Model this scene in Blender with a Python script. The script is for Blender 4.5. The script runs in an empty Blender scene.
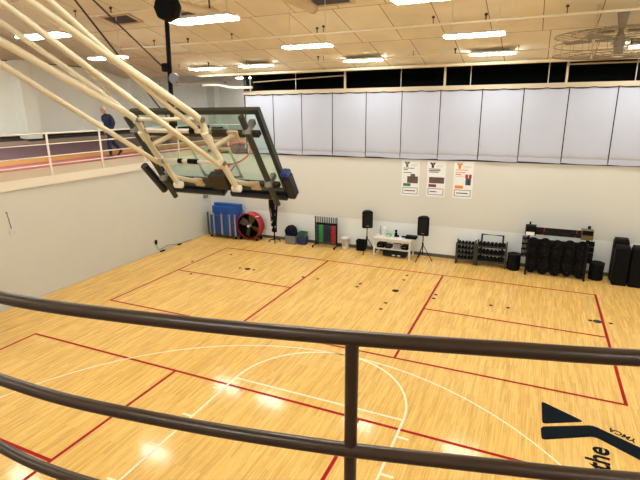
import bpy, math, random
from mathutils import Vector, Matrix
random.seed(7)
C = bpy.context.scene.collection
V = Vector
FT = .3048

# ------------------------------------------------------------------ materials
def mat(name, col, rough=.6, metal=0., spec=.5, emit=None, estr=0., noise=0., nscale=8., bump=0., bscale=40.):
    m = bpy.data.materials.new(name); m.use_nodes = True
    nt = m.node_tree; b = nt.nodes['Principled BSDF']
    b.inputs['Base Color'].default_value = (*col, 1)
    b.inputs['Roughness'].default_value = rough
    b.inputs['Metallic'].default_value = metal
    b.inputs['Specular IOR Level'].default_value = spec
    if emit:
        b.inputs['Emission Color'].default_value = (*emit, 1)
        b.inputs['Emission Strength'].default_value = estr
    if noise or bump:
        tc = nt.nodes.new('ShaderNodeTexCoord')
    if noise:
        n = nt.nodes.new('ShaderNodeTexNoise'); n.inputs['Scale'].default_value = nscale
        n.inputs['Detail'].default_value = 6
        r = nt.nodes.new('ShaderNodeMapRange')
        r.inputs['To Min'].default_value = 1 - noise; r.inputs['To Max'].default_value = 1 + noise
        x = nt.nodes.new('ShaderNodeVectorMath'); x.operation = 'SCALE'
        x.inputs[0].default_value = col
        nt.links.new(tc.outputs['Object'], n.inputs['Vector'])
        nt.links.new(n.outputs['Fac'], r.inputs['Value'])
        nt.links.new(r.outputs['Result'], x.inputs['Scale'])
        nt.links.new(x.outputs[0], b.inputs['Base Color'])
    if bump:
        n = nt.nodes.new('ShaderNodeTexNoise'); n.inputs['Scale'].default_value = bscale
        bp = nt.nodes.new('ShaderNodeBump'); bp.inputs['Strength'].default_value = bump
        bp.inputs['Distance'].default_value = .01
        nt.links.new(tc.outputs['Object'], n.inputs['Vector'])
        nt.links.new(n.outputs['Fac'], bp.inputs['Height'])
        nt.links.new(bp.outputs[0], b.inputs['Normal'])
    return m

def N(nt, t, **kw):
    n = nt.nodes.new(t)
    for k, v in kw.items():
        if hasattr(n, k): setattr(n, k, v)
        else: n.inputs[k].default_value = v
    return n

def floor_mat():
    m = bpy.data.materials.new('maple strip floor'); m.use_nodes = True
    nt = m.node_tree; L = nt.links; b = nt.nodes['Principled BSDF']
    tc = N(nt, 'ShaderNodeTexCoord')
    mp = N(nt, 'ShaderNodeMapping'); mp.inputs['Rotation'].default_value = (0, 0, math.radians(90))
    L.new(tc.outputs['Object'], mp.inputs['Vector'])
    def brick(w, h, off, c1, c2, mortar):
        k = N(nt, 'ShaderNodeTexBrick', offset=off, offset_frequency=2)
        k.inputs['Color1'].default_value = c1; k.inputs['Color2'].default_value = c2
        k.inputs['Mortar'].default_value = mortar
        k.inputs['Scale'].default_value = 1; k.inputs['Mortar Size'].default_value = .0012
        k.inputs['Mortar Smooth'].default_value = .2; k.inputs['Bias'].default_value = 0
        k.inputs['Brick Width'].default_value = w; k.inputs['Row Height'].default_value = h
        L.new(mp.outputs[0], k.inputs['Vector']); return k
    a = brick(.78, .050, .37, (.85, .545, .175, 1), (.71, .43, .122, 1), (.55, .35, .14, 1))
    c = brick(1.13, .100, .61, (1.04, 1.035, 1.02, 1), (.95, .945, .92, 1), (.97, .96, .93, 1))
    mx = N(nt, 'ShaderNodeMix', data_type='RGBA', blend_type='MULTIPLY'); mx.inputs[0].default_value = 1
    L.new(a.outputs['Color'], mx.inputs[6]); L.new(c.outputs['Color'], mx.inputs[7])
    # grain: noise stretched along the boards
    mg = N(nt, 'ShaderNodeMapping'); mg.inputs['Scale'].default_value = (45, 1.6, 1)
    L.new(tc.outputs['Object'], mg.inputs['Vector'])
    ng = N(nt, 'ShaderNodeTexNoise'); ng.inputs['Scale'].default_value = 1; ng.inputs['Detail'].default_value = 5
    L.new(mg.outputs[0], ng.inputs['Vector'])
    r = N(nt, 'ShaderNodeMapRange'); r.inputs['From Min'].default_value = .3; r.inputs['From Max'].default_value = .7
    r.inputs['To Min'].default_value = .78; r.inputs['To Max'].default_value = 1.1
    L.new(ng.outputs['Fac'], r.inputs['Value'])
    sc = N(nt, 'ShaderNodeVectorMath', operation='SCALE')
    L.new(mx.outputs[2], sc.inputs[0]); L.new(r.outputs['Result'], sc.inputs['Scale'])
    L.new(sc.outputs[0], b.inputs['Base Color'])
    b.inputs['Roughness'].default_value = .3
    b.inputs['Specular IOR Level'].default_value = .16
    n2 = N(nt, 'ShaderNodeTexNoise'); n2.inputs['Scale'].default_value = 5
    L.new(tc.outputs['Object'], n2.inputs['Vector'])
    r2 = N(nt, 'ShaderNodeMapRange'); r2.inputs['To Min'].default_value = .07; r2.inputs['To Max'].default_value = .15
    L.new(n2.outputs['Fac'], r2.inputs['Value']); L.new(r2.outputs['Result'], b.inputs['Roughness'])
    return m

def ceil_mat():
    m = bpy.data.materials.new('tan ceiling panels'); m.use_nodes = True
    nt = m.node_tree; L = nt.links; b = nt.nodes['Principled BSDF']
    tc = N(nt, 'ShaderNodeTexCoord')
    k = N(nt, 'ShaderNodeTexBrick', offset=.16, offset_frequency=2)
    k.inputs['Color1'].default_value = (.84, .77, .62, 1); k.inputs['Color2'].default_value = (.78, .70, .55, 1)
    k.inputs['Mortar'].default_value = (.28, .19, .12, 1)
    k.inputs['Scale'].default_value = 1; k.inputs['Mortar Size'].default_value = .013
    k.inputs['Mortar Smooth'].default_value = .4; k.inputs['Bias'].default_value = 0
    k.inputs['Brick Width'].default_value = 1.26; k.inputs['Row Height'].default_value = 2.5
    L.new(tc.outputs['Object'], k.inputs['Vector'])
    n = N(nt, 'ShaderNodeTexNoise'); n.inputs['Scale'].default_value = 1.3; n.inputs['Detail'].default_value = 7
    L.new(tc.outputs['Object'], n.inputs['Vector'])
    r = N(nt, 'ShaderNodeMapRange'); r.inputs['To Min'].default_value = .84; r.inputs['To Max'].default_value = 1.14
    L.new(n.outputs['Fac'], r.inputs['Value'])
    sc = N(nt, 'ShaderNodeVectorMath', operation='SCALE')
    L.new(k.outputs['Color'], sc.inputs[0]); L.new(r.outputs['Result'], sc.inputs['Scale'])
    L.new(sc.outputs[0], b.inputs['Base Color'])
    b.inputs['Roughness'].default_value = .9; b.inputs['Specular IOR Level'].default_value = .1
    return m

def backwall_mat():
    m = bpy.data.materials.new('two tone wall paint'); m.use_nodes = True
    nt = m.node_tree; L = nt.links; b = nt.nodes['Principled BSDF']
    tc = N(nt, 'ShaderNodeTexCoord'); s = N(nt, 'ShaderNodeSeparateXYZ'); L.new(tc.outputs['Object'], s.inputs[0])
    g = N(nt, 'ShaderNodeMath', operation='GREATER_THAN'); g.inputs[1].default_value = 1.22
    L.new(s.outputs['Z'], g.inputs[0])
    mx = N(nt, 'ShaderNodeMix', data_type='RGBA')
    mx.inputs[6].default_value = (.80, .84, .85, 1); mx.inputs[7].default_value = (.67, .68, .65, 1)
    L.new(g.outputs[0], mx.inputs[0]); L.new(mx.outputs[2], b.inputs['Base Color'])
    b.inputs['Roughness'].default_value = .55
    return m

def glass_mat():
    m = bpy.data.materials.new('clear board glass'); m.use_nodes = True
    nt = m.node_tree; L = nt.links; nt.nodes.remove(nt.nodes['Principled BSDF'])
    out = nt.nodes['Material Output']
    t = N(nt, 'ShaderNodeBsdfTransparent'); t.inputs['Color'].default_value = (.86, .95, .92, 1)
    gl = N(nt, 'ShaderNodeBsdfGlossy'); gl.inputs['Roughness'].default_value = .02
    mx_f = .07
    mx = N(nt, 'ShaderNodeMixShader')
    mx.inputs[0].default_value = mx_f; L.new(t.outputs[0], mx.inputs[1]); L.new(gl.outputs[0], mx.inputs[2])
    L.new(mx.outputs[0], out.inputs['Surface'])
    return m

def curtain_mat():
    m = bpy.data.materials.new('white curtain vinyl'); m.use_nodes = True
    nt = m.node_tree; L = nt.links; b = nt.nodes['Principled BSDF']
    tc = N(nt, 'ShaderNodeTexCoord')
    n = N(nt, 'ShaderNodeTexNoise'); n.inputs['Scale'].default_value = 1.2; n.inputs['Detail'].default_value = 5
    L.new(tc.outputs['Object'], n.inputs['Vector'])
    r = N(nt, 'ShaderNodeMapRange'); r.inputs['To Min'].default_value = .94; r.inputs['To Max'].default_value = 1.05
    L.new(n.outputs['Fac'], r.inputs['Value'])
    # brownish dirt line just above the hem
    s = N(nt, 'ShaderNodeSeparateXYZ'); L.new(tc.outputs['Object'], s.inputs[0])
    ad = N(nt, 'ShaderNodeMath', operation='MULTIPLY_ADD'); ad.inputs[1].default_value = .22; ad.inputs[2].default_value = -.11
    L.new(n.outputs['Fac'], ad.inputs[0])
    sm = N(nt, 'ShaderNodeMath', operation='ADD'); L.new(s.outputs['Z'], sm.inputs[0]); L.new(ad.outputs[0], sm.inputs[1])
    cr = N(nt, 'ShaderNodeValToRGB')
    e = cr.color_ramp.elements
    e[0].position = 0; e[0].color = (.48, .53, .68, 1); e[1].position = 1; e[1].color = (.49, .53, .66, 1)
    for p, c in ((.13, (.48, .52, .66, 1)), (.16, (.36, .34, .38, 1)), (.21, (.45, .48, .59, 1)), (.32, (.49, .53, .65, 1))):
        k = e.new(p); k.color = c
    L.new(sm.outputs[0], cr.inputs[0])
    sc = N(nt, 'ShaderNodeVectorMath', operation='SCALE')
    L.new(cr.outputs[0], sc.inputs[0]); L.new(r.outputs['Result'], sc.inputs['Scale'])
    L.new(sc.outputs[0], b.inputs['Base Color'])
    b.inputs['Roughness'].default_value = .5
    return m

M = dict(
    floor=floor_mat(), ceil=ceil_mat(), bwall=backwall_mat(), glass=glass_mat(), curtain=curtain_mat(),
    lwall=mat('cream wall paint', (.62, .625, .575), .6, noise=.03, nscale=1.5),
    upwall=mat('pale block wall', (.88, .90, .84), .7, noise=.04, nscale=2),
    column=mat('cream column paint', (.80, .82, .75), .6, noise=.02),
    fascia=mat('cream fascia paint', (.80, .74, .62), .5, noise=.02),
    curb=mat('tan paint and fascia shade', (.60, .50, .38), .6, noise=.03),
    soffit=mat('tan soffit board', (.66, .54, .39), .85, noise=.12, nscale=2),
    beam=mat('cream beam paint', (.70, .60, .42), .5, noise=.05),
    dark=mat('near black paint and shade', (.006, .007, .009), .8, noise=.2),  # black paint, and the painted-in darkness of the room behind the curtains
    basegrey=mat('dark grey rubber base', (.09, .09, .085), .5, noise=.1),
    red=mat('red line paint', (.34, .004, .005), .5, spec=.1), white=mat('cream line paint', (.86, .76, .55), .4, spec=.2),
    logo=mat('black floor paint', (.003, .006, .010), .6, spec=.05),
    socket=mat('dark floor plate', (.018, .012, .008), .6, spec=.1), socketg=mat('grey green floor plate', (.045, .055, .04), .6, spec=.1),
    rail=mat('dark brown rail paint', (.040, .020, .008), .36, spec=.4, noise=.12, nscale=12),
    lrail=mat('cream rail paint', (.80, .75, .66), .4, noise=.02),
    cream=mat('cream tube paint', (.72, .63, .45), .35, noise=.05, nscale=6),
    creamd=mat('tan bracket paint', (.58, .44, .28), .5, noise=.1),
    frame=mat('grey green board frame', (.035, .042, .035), .4, .3, noise=.1),
    bar=mat('dark olive steel', (.025, .018, .010), .45, .3, noise=.1),
    pad=mat('navy black padding', (.004, .008, .020), .4, spec=.4, noise=.1),
    padblue=mat('blue pad end', (.01, .03, .16), .45, noise=.1),
    steel=mat('worn steel', (.30, .29, .26), .4, .8, noise=.1),
    rim=mat('orange rim paint', (.62, .09, .035), .35), black=mat('black plastic', (.004, .004, .005), .6, spec=.1, noise=.2),
    blackr=mat('black rubber', (.004, .004, .005), .6, spec=.12, noise=.3, nscale=30), charcoal=mat('charcoal', (.010, .010, .011), .6, spec=.15, noise=.15),
    cable=mat('black cable', (.02, .016, .012), .6, noise=.1), pipe=mat('sprinkler pipe paint', (.85, .80, .70), .45, noise=.03),
    vent=mat('dusky purple grille', (.055, .045, .07), .6, noise=.15), lampbody=mat('white lamp housing', (.75, .68, .55), .5, noise=.02),
    lampoff=mat('unlit diffuser', (.74, .64, .52), .5, noise=.02),
    lamp=mat('lit diffuser', (1, 1, 1), .5, emit=(.98, 1, .95), estr=30),
    purple=mat('purple track surface', (.135, .07, .085), .7, noise=.12, nscale=6), orange=mat('orange track lane', (.55, .25, .07), .6, noise=.06),
    pink=mat('pink track lane', (.50, .13, .15), .6, noise=.06), tan=mat('tan track lane', (.30, .21, .15), .6, noise=.06),
    blue=mat('blue mat vinyl', (.005, .07, .33), .45, noise=.06, nscale=4), tanpost=mat('tan cart post', (.40, .27, .16), .5, noise=.08),
    fanred=mat('red fan drum', (.42, .010, .013), .4, noise=.05), blade=mat('tan fan blade', (.10, .08, .045), .45, noise=.1),
    hub=mat('white fan hub', (.75, .75, .72), .4, noise=.02), navy=mat('navy cloth', (.006, .008, .028), .9, spec=.1, noise=.2, nscale=14),
    greybin=mat('grey storage bin', (.20, .20, .21), .5, noise=.08), greenb=mat('dark green bin', (.02, .10, .05), .5, noise=.1),
    blueb=mat('deep blue bin', (.012, .03, .14), .5, noise=.1), wgreen=mat('green vinyl weight', (.05, .42, .08), .4, noise=.06),
    wred=mat('red vinyl weight', (.50, .03, .04), .4, noise=.06), wnavy=mat('navy vinyl weight', (.02, .025, .06), .4, noise=.06),
    rackgrey=mat('grey rack steel', (.055, .055, .05), .5, .2, noise=.08), rackdark=mat('black rack steel', (.007, .007, .008), .55, spec=.15, noise=.08),
    silver=mat('silver handle', (.5, .5, .48), .3, .8, noise=.05), white_p=mat('white plastic', (.82, .82, .80), .4, noise=.02),
    tablew=mat('white laminate', (.72, .72, .68), .35, noise=.03), paper=mat('white paper', (.82, .86, .90), .6, noise=.02),
    limeg=mat('lime green box', (.18, .50, .08), .5, noise=.04), greypap=mat('grey papers', (.42, .38, .38), .7, noise=.25, nscale=25),
    brass=mat('dull brass panel', (.13, .09, .035), .45, noise=.15), redp=mat('red clip', (.55, .02, .03), .4, noise=.04),
    teal=mat('teal print', (.01, .20, .13), .5, noise=.03), plum=mat('plum print', (.22, .02, .07), .5, noise=.03),
    orng=mat('orange print', (.80, .26, .03), .5, noise=.03), ink=mat('black print', (.02, .02, .025), .5, noise=.05), slate=mat('slate print', (.10, .14, .18), .5, noise=.03),
    photo=mat('mixed photo print', (.11, .07, .065), .5, noise=.95, nscale=11), pinkp=mat('pale print', (.60, .50, .50), .5, noise=.03),
    skin=mat('skin', (.42, .20, .12), .5, noise=.04), hair=mat('white grey hair', (.60, .57, .53), .8, noise=.08),
    shirt=mat('navy jumper', (.010, .016, .045), .85, noise=.15, nscale=12), jeans=mat('dark blue jeans', (.014, .021, .055), .85, noise=.15, nscale=12), shoe=mat('black shoe', (.008, .008, .008), .5, noise=.1),
    fangal=mat('dusty wire', (.30, .25, .18), .6, .3, noise=.1), fanblade=mat('grey ceiling fan blade', (.25, .22, .17), .5, noise=.1),
)

# ------------------------------------------------------------------ mesh builder
class MB:
    def __init__(s): s.v = []; s.f = []; s.m = []; s.sm = []
    def add(s, vs, fs, mi=0, smooth=False):
        o = len(s.v); s.v += [tuple(p) for p in vs]
        for f in fs: s.f.append([o + i for i in f]); s.m.append(mi); s.sm.append(smooth)
        return s
    def box(s, a, b, mi=0, mtx=None):
        x0, y0, z0 = a; x1, y1, z1 = b
        vs = [V(p) for p in ((x0,y0,z0),(x1,y0,z0),(x1,y1,z0),(x0,y1,z0),(x0,y0,z1),(x1,y0,z1),(x1,y1,z1),(x0,y1,z1))]
        if mtx: vs = [mtx @ p for p in vs]
        return s.add(vs, [(3,2,1,0),(4,5,6,7),(0,1,5,4),(1,2,6,5),(2,3,7,6),(3,0,4,7)], mi)
    def rbox(s, a, b, r=.01, mi=0, mtx=None):           # box with chamfered edges
        x0, y0, z0 = a; x1, y1, z1 = b
        r = min(r, (x1-x0)/2.1, (y1-y0)/2.1, (z1-z0)/2.1)
        def ring(z, i):
            return [(x0+i+ (r if i < r else 0), y0+i, z), (x1-i-(r if i < r else 0), y0+i, z), (x1-i, y0+i+(r if i < r else 0), z), (x1-i, y1-i-(r if i < r else 0), z),
                    (x1-i-(r if i < r else 0), y1-i, z), (x0+i+(r if i < r else 0), y1-i, z), (x0+i, y1-i-(r if i < r else 0), z), (x0+i, y0+i+(r if i < r else 0), z)]
        def ring8(z, i):
            c = r
            return [(x0+c, y0+i, z), (x1-c, y0+i, z), (x1-i, y0+c, z), (x1-i, y1-c, z), (x1-c, y1-i, z), (x0+c, y1-i, z), (x0+i, y1-c, z), (x0+i, y0+c, z)]
        R = [ring8(z0, r*.7), ring8(z0+r, 0), ring8(z1-r, 0), ring8(z1, r*.7)]
        vs = [V(p) for q in R for p in q]
        if mtx: vs = [mtx @ p for p in vs]
        fs = [tuple(range(7, -1, -1)), tuple(range(24, 32))]
        for k in range(3):
            for i in range(8): j = (i+1) % 8; fs.append((k*8+i, k*8+j, k*8+8+j, k*8+8+i))
        return s.add(vs, fs, mi)
    def tube(s, pts, r, n=10, mi=0, closed=False, cap=True):
        pts = [V(p) for p in pts]; k = len(pts)
        rs = r if isinstance(r, (list, tuple)) else [r]*k
        vs = []; up = None
        for i, p in enumerate(pts):
            if closed: t = pts[(i+1) % k] - pts[i-1]
            else: t = pts[min(i+1, k-1)] - pts[max(i-1, 0)]
            t.normalize()
            if up is None:
                up = V((0,0,1)) if abs(t.z) < .9 else V((1,0,0))
            a = (up - t*up.dot(t)).normalized(); up = a; b = t.cross(a)
            for j in range(n):
                th = 2*math.pi*j/n; vs.append(p + (a*math.cos(th) + b*math.sin(th))*rs[i])
        fs = []
        for i in range(k if closed else k-1):
            i2 = (i+1) % k
            for j in range(n):
                j2 = (j+1) % n; fs.append((i*n+j, i*n+j2, i2*n+j2, i2*n+j))
        s.add(vs, fs, mi, True)
        if cap and not closed:
            s.add(vs[:n], [tuple(range(n-1, -1, -1))], mi); s.add(vs[-n:], [tuple(range(n))], mi)
        return s
    def lathe(s, prof, c=(0,0,0), n=20, mi=0, axis='z', smooth=True, caps=True):
        vs = []
        for r, h in prof:
            for j in range(n):
                t = 2*math.pi*j/n; a, b = r*math.cos(t), r*math.sin(t)
                p = {'z': (a, b, h), 'y': (a, h, b), 'x': (h, a, b)}[axis]
                vs.append((p[0]+c[0], p[1]+c[1], p[2]+c[2]))
        fs = []
        for i in range(len(prof)-1):
            for j in range(n):
                j2 = (j+1) % n; q = (i*n+j, i*n+j2, (i+1)*n+j2, (i+1)*n+j)
                fs.append(q if axis != 'y' else q[::-1])
        s.add(vs, fs, mi, smooth)
        for idx in (0, len(prof)-1):
            if caps and prof[idx][0] > 1e-4: s.add(vs[idx*n:(idx+1)*n], [tuple(range(n))], mi)
        return s
    def prism(s, poly, z0, z1, mi=0, mtx=None):
        n = len(poly); vs = [V((x, y, z0)) for x, y in poly] + [V((x, y, z1)) for x, y in poly]
        if mtx: vs = [mtx @ p for p in vs]
        fs = [tuple(range(n-1, -1, -1)), tuple(range(n, 2*n))] + [(i, (i+1) % n, n+(i+1) % n, n+i) for i in range(n)]
        return s.add(vs, fs, mi)
    def build(s, name, mats, parent=None, origin=None):
        """origin: world position the mesh is made relative to (default: parent's)."""
        o0 = V(origin) if origin is not None else (V(parent.get('_o', (0,0,0))) if parent else V((0,0,0)))
        me = bpy.data.meshes.new(name)
        me.from_pydata([V(p) - o0 for p in s.v], [], s.f)
        if not isinstance(mats, (list, tuple)): mats = [mats]
        for q in mats: me.materials.append(M[q])
        for p, mi, sm in zip(me.polygons, s.m, s.sm): p.material_index = mi; p.use_smooth = sm
        me.validate(); me.update()
        o = bpy.data.objects.new(name, me); C.objects.link(o)
        if parent:
            o.parent = parent; o['_o'] = tuple(o0)
        else:
            o.location = o0; o['_o'] = tuple(o0)
        return o

def tag(o, label=None, cat=None, group=None, kind=None):
    if label: o['label'] = label
    if cat: o['category'] = cat
    if group: o['group'] = group
    if kind: o['kind'] = kind
    return o
def thing(name, loc, label, cat, group=None, rz=0):
    o = bpy.data.objects.new(name, None); C.objects.link(o); o.location = loc; o.rotation_euler.z = rz
    o.empty_display_size = .1; o['_o'] = tuple(loc) if rz == 0 else (0, 0, 0)
    return tag(o, label, cat, group)
def local(name, label, cat, group=None):
    """a thing modelled about its own origin, moved afterwards"""
    o = bpy.data.objects.new(name, None); C.objects.link(o); o['_o'] = (0, 0, 0); o.empty_display_size = .1
    return tag(o, label, cat, group)
def copy_tree(o, parent=None):
    c = o.copy(); C.objects.link(c)
    if parent: c.parent = parent
    for ch in list(o.children): copy_tree(ch, c)
    return c
def put(o, loc, rz=None, rot=None):
    o.location = loc
    if rz is not None: o.rotation_euler.z = rz
    if rot is not None: o.rotation_euler = rot
    return o
def spline(pts, k=8):
    pts = [V(p) for p in pts]; out = []
    for i in range(len(pts)-1):
        p0 = pts[max(i-1, 0)]; p1 = pts[i]; p2 = pts[i+1]; p3 = pts[min(i+2, len(pts)-1)]
        for j in range(k):
            t = j/k
            out.append(.5*((2*p1) + (p2-p0)*t + (2*p0-5*p1+4*p2-p3)*t*t + (3*p1-p0-3*p2+p3)*t**3))
    out.append(pts[-1]); return out
def B(a, b): return MB().box(a, b)
def text_mb(body, size, mtx, depth=.0, bold=.0, shear=0, sx=1):
    cu = bpy.data.curves.new('lettering', 'FONT'); cu.body = body; cu.size = size
    cu.offset = bold; cu.shear = shear; cu.extrude = depth; cu.resolution_u = 3
    o = bpy.data.objects.new('lettering', cu); C.objects.link(o)
    dg = bpy.context.evaluated_depsgraph_get(); me = bpy.data.meshes.new_from_object(o.evaluated_get(dg))
    mb = MB(); S = Matrix.Diagonal((sx, 1, 1, 1))
    mb.add([mtx @ (S @ v.co) for v in me.vertices], [tuple(p.vertices) for p in me.polygons])
    bpy.data.objects.remove(o); bpy.data.curves.remove(cu); bpy.data.meshes.remove(me)
    return mb

YW = 17.85; XL = -13.58; XR = 11.0; YN = -3.2; DECK = 3.9
def struct(name, mb, mats): return tag(mb.build(name, mats), kind='structure')

# ------------------------------------------------------------------ floor and its markings
floor = struct('floor', B((XL, YN, -.2), (XR, YW, 0)), 'floor')
def strip(mb, a, b, w, z=.002):
    a = V((*a, 0)); b = V((*b, 0)); t = (b-a).normalized(); n = V((-t.y, t.x, 0))*w/2
    up = V((0, 0, z)); mb.add([a-n+up, b-n+up, b+n+up, a+n+up], [(0,1,2,3)])
x0, xA, xB, x1 = -11.37, -6.80, -2.53, 2.04
W = .066
mb = MB()
for yn, yf in ((9.70, 15.80), (1.16, 7.26)):
    ym = (yn+yf)/2
    for y in (yn, yf): strip(mb, (x0-W/2, y), (x1+W/2, y), W)
    for x in (x0, xA, xB, x1): strip(mb, (x, yn), (x, yf), W, .0024)
    strip(mb, (x0, ym), (xA, ym), W, .0028); strip(mb, (xB, ym), (x1, ym), W, .0028)
tag(mb.build('red_court_line', 'red', floor), 'red painted lines of two small courts')
mb = MB(); cx, by = -3.59, 3.35
def arc(c, r, a0, a1, w, z=.0032, n=64):
    vs = []
    for i in range(n+1):
        t = math.radians(a0+(a1-a0)*i/n)
        for q in (r-w/2, r+w/2): vs.append((c[0]+q*math.cos(t), c[1]+q*math.sin(t), z))
    mb.add(vs, [(2*i, 2*i+1, 2*i+3, 2*i+2) for i in range(n)])
arc((cx, by), 6.02, 0, 180, .032)
for s in (-1, 1): strip(mb, (cx+s*6.02, 1.75), (cx+s*6.02, by), .045, .0032)
arc((cx, 7.54), 1.83, 0, 180, .042)
for s in (-1, 1):
    strip(mb, (cx+s*1.83, 1.75), (cx+s*1.83, 7.54), .042, .0036)
    for y in (7.05, 6.09, 5.2, 4.3): strip(mb, (cx+s*1.83, y), (cx+s*2.05, y), .05, .004)
strip(mb, (cx-1.83, 7.54), (cx+1.83, 7.54), .042, .004)
strip(mb, (cx-8, 1.75), (cx+8, 1.75), .05, .004)
tag(mb.build('white_court_line', 'white', floor), 'white painted basketball key and three point arc')
# floor logo
def rounded(poly, r=.06, k=4):
    out = []; n = len(poly)
    for i in range(n):
        p = V((*poly[i], 0)); a = V((*poly[i-1], 0)); b = V((*poly[(i+1) % n], 0))
        rr = min(r, (a-p).length*.35, (b-p).length*.35)
        s = p+(a-p).normalized()*rr; e = p+(b-p).normalized()*rr
        for j in range(k+1):
            t = j/k; q = s*(1-t)**2 + p*2*t*(1-t) + e*t*t; out.append((q.x, q.y))
    return out
mb = MB()
tri = rounded([(.555, 9.20), (1.28, 8.81), (.57, 8.44)], .09)
arm = rounded([(.545, 8.35), (1.40, 8.76), (2.36, 8.26), (2.22, 7.93), (1.40, 8.42), (.56, 7.96)], .09)
for p in (tri, arm):
    mb.add([(x, y, .003) for x, y in p], [tuple(range(len(p)))])
mb.build('floor_logo', 'logo', floor)
mt = Matrix.Translation((1.54, 7.55, .003)) @ Matrix.Rotation(math.radians(86), 4, 'Z')
text_mb('the', .49, mt, bold=.013, sx=.93).build('floor_lettering', 'logo', floor)
mt = Matrix.Translation((2.06, 8.60, .003)) @ Matrix.Rotation(math.radians(180-28), 4, 'Z')
text_mb('YMCA', .165, mt, bold=.0055, sx=.95).build('floor_lettering', 'logo', floor)
sock = [(-3.66,15.34),(-3.64,14.85),(-4.86,13.95),(-4.87,13.65),(-3.64,12.73),(-3.64,12.25),(-2.41,13.94),(-2.41,13.62),(-.79,13.74),(-.32,13.74),
        (1.74,13.7),(2.22,13.7),(-9.42,13.79),(-8.85,13.81),(-6.89,13.81),(-6.34,13.83),(-10.65,12.58),(-11.53,13.77),(-10.66,15.05)]
for x, y in sock:
    MB().lathe([(.055, .0005), (.055, .004), (.045, .005)], (x, y, 0), 12).build('floor_socket', 'socket', floor)
for x, y, m_ in ((-3.64,13.79,'socket'),(1.91,13.7,'socketg'),(-9.1,13.81,'socket')):
    MB().lathe([(.11, .0005), (.11, .004), (.095, .005)], (x, y, 0), 16).build('floor_plate', m_, floor)

# ------------------------------------------------------------------ shell
struct('wall_back', B((XL-.3, YW, 0), (XR, YW+.3, 3.72)), 'bwall')
struct('wall_left', B((XL-.3, YN, 0), (XL, YW, 3.38)), 'lwall')
struct('wall_right', B((XR, YN, 0), (XR+.2, 24, 10.9)), 'lwall')
struct('wall_front', B((-17.8, YN-.2, 0), (XR, YN, 12)), 'lwall')
struct('baseboard_back', B((XL, YW-.018, 0), (XR, YW-.001, .125)), 'basegrey')
struct('baseboard_left', B((XL+.001, YN, 0), (XL+.012, YW-.02, .035)), 'curb')
# sloped panel ceiling: z = Z0 + S*(YC - y)
S, Z0, YC = .222, 6.95, 17.4
def cz(y): return Z0 + S*(YC-y)
Lc = (YC-YN)*math.sqrt(1+S*S)
o = B((-17.8, -Lc, 0), (XR, 0, .1)).build('ceiling', 'ceil')
o.location = (0, YC, Z0); o.rotation_euler.x = -math.atan(S); tag(o, kind='structure')
# beam over the back wall; the unlit room's darkness is painted near black
struct('trim_1', MB().box((XL, YC, 6.9), (XR, YC+.25, 7.1)), 'beam')
struct('trim_2', MB().box((-11.5, YW-.06, 6.12), (XR, YW+.04, 6.27)), 'curb')
struct('trim_3', MB().box((-11.5, YW-.03, 3.685), (XR, YW-.001, 3.73)), 'bar')  # dark strip painted in for the ledge shadow below the curtains
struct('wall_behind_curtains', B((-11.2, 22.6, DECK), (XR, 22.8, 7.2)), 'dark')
struct('wall_light_block', MB().box((-11.32, YW+.3, DECK), (-11.2, 24, 7.4)), 'dark')  # unseen partition added to keep the slit above the curtains dark
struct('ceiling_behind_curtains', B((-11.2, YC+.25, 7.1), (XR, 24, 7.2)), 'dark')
# track deck beyond the wall (flat), along the left side (banked)
def extr(mb, prof, y0, y1, mi=0):        # prof: (x, z) polygon extruded in y
    n = len(prof)
    mb.add([(x, y0, z) for x, z in prof] + [(x, y1, z) for x, z in prof],
           [tuple(range(n)), tuple(range(2*n-1, n-1, -1))] + [(i, n+i, n+(i+1) % n, (i+1) % n) for i in range(n)], mi)
struct('floor_track_back', MB().box((-11.5, YW+.3, 3.66), (XR, 24, DECK)).box((XL-.3, YW, 3.66), (-11.5, 24, DECK)), 'purple')
mb = MB(); extr(mb, [(-17.6, 3.6), (-13.95, 3.6), (XL-.02, 3.6), (XL-.02, 3.9), (-13.95, 3.86), (-17.6, 4.6)], YN, 24)
deck = struct('floor_track_left', mb, 'purple')
def bz(x): return 3.86 + .74*(-13.95-x)/3.65
for a, b, m_ in ((-14.40, -13.97, 'pink'), (-14.93, -14.46, 'orange'), (-17.15, -16.66, 'tan'), (-17.5, -17.2, 'dark')):
    mb = MB(); mb.add([(a, YN, bz(a)+.004), (b, YN, bz(b)+.004), (b, 23.9, bz(b)+.004), (a, 23.9, bz(a)+.004)], [(0,1,2,3)])
    mb.build('lane_stripe', m_, deck)
struct('trim_4', B((XL-.02, YN, 3.64), (XL+.01, YW, 3.9)), 'curb')  # upper fascia: its shade is put into the tan colour
struct('trim_5', B((XL-.3, YN, 3.38), (XL+.06, YW, 3.64)), 'fascia')
struct('wall_upper_left', B((-17.8, YN, DECK), (-17.6, 24, 7.3)), 'upwall')
struct('baseboard_upper_left', B((-17.6, YN, 4.55), (-17.57, 24, 4.68)), 'dark')
struct('wall_upper_back', B((-17.8, 24, DECK), (XR, 24.2, 7.4)), 'upwall')
struct('ceiling_soffit_left', B((-17.8, YC, 7.3), (XL-.2, 24, 7.4)), 'soffit')
struct('ceiling_soffit_back', B((XL-.2, YC+.25, 7.3), (-11.2, 24, 7.4)), 'soffit')
struct('trim_6', MB().box((-17.8, YN, 7.3), (-17.62, YC, 12)).box((-17.62, YN, 7.28), (-17.58, YC, 7.31), 1), ['soffit', 'bar'])
k = 0
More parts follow.
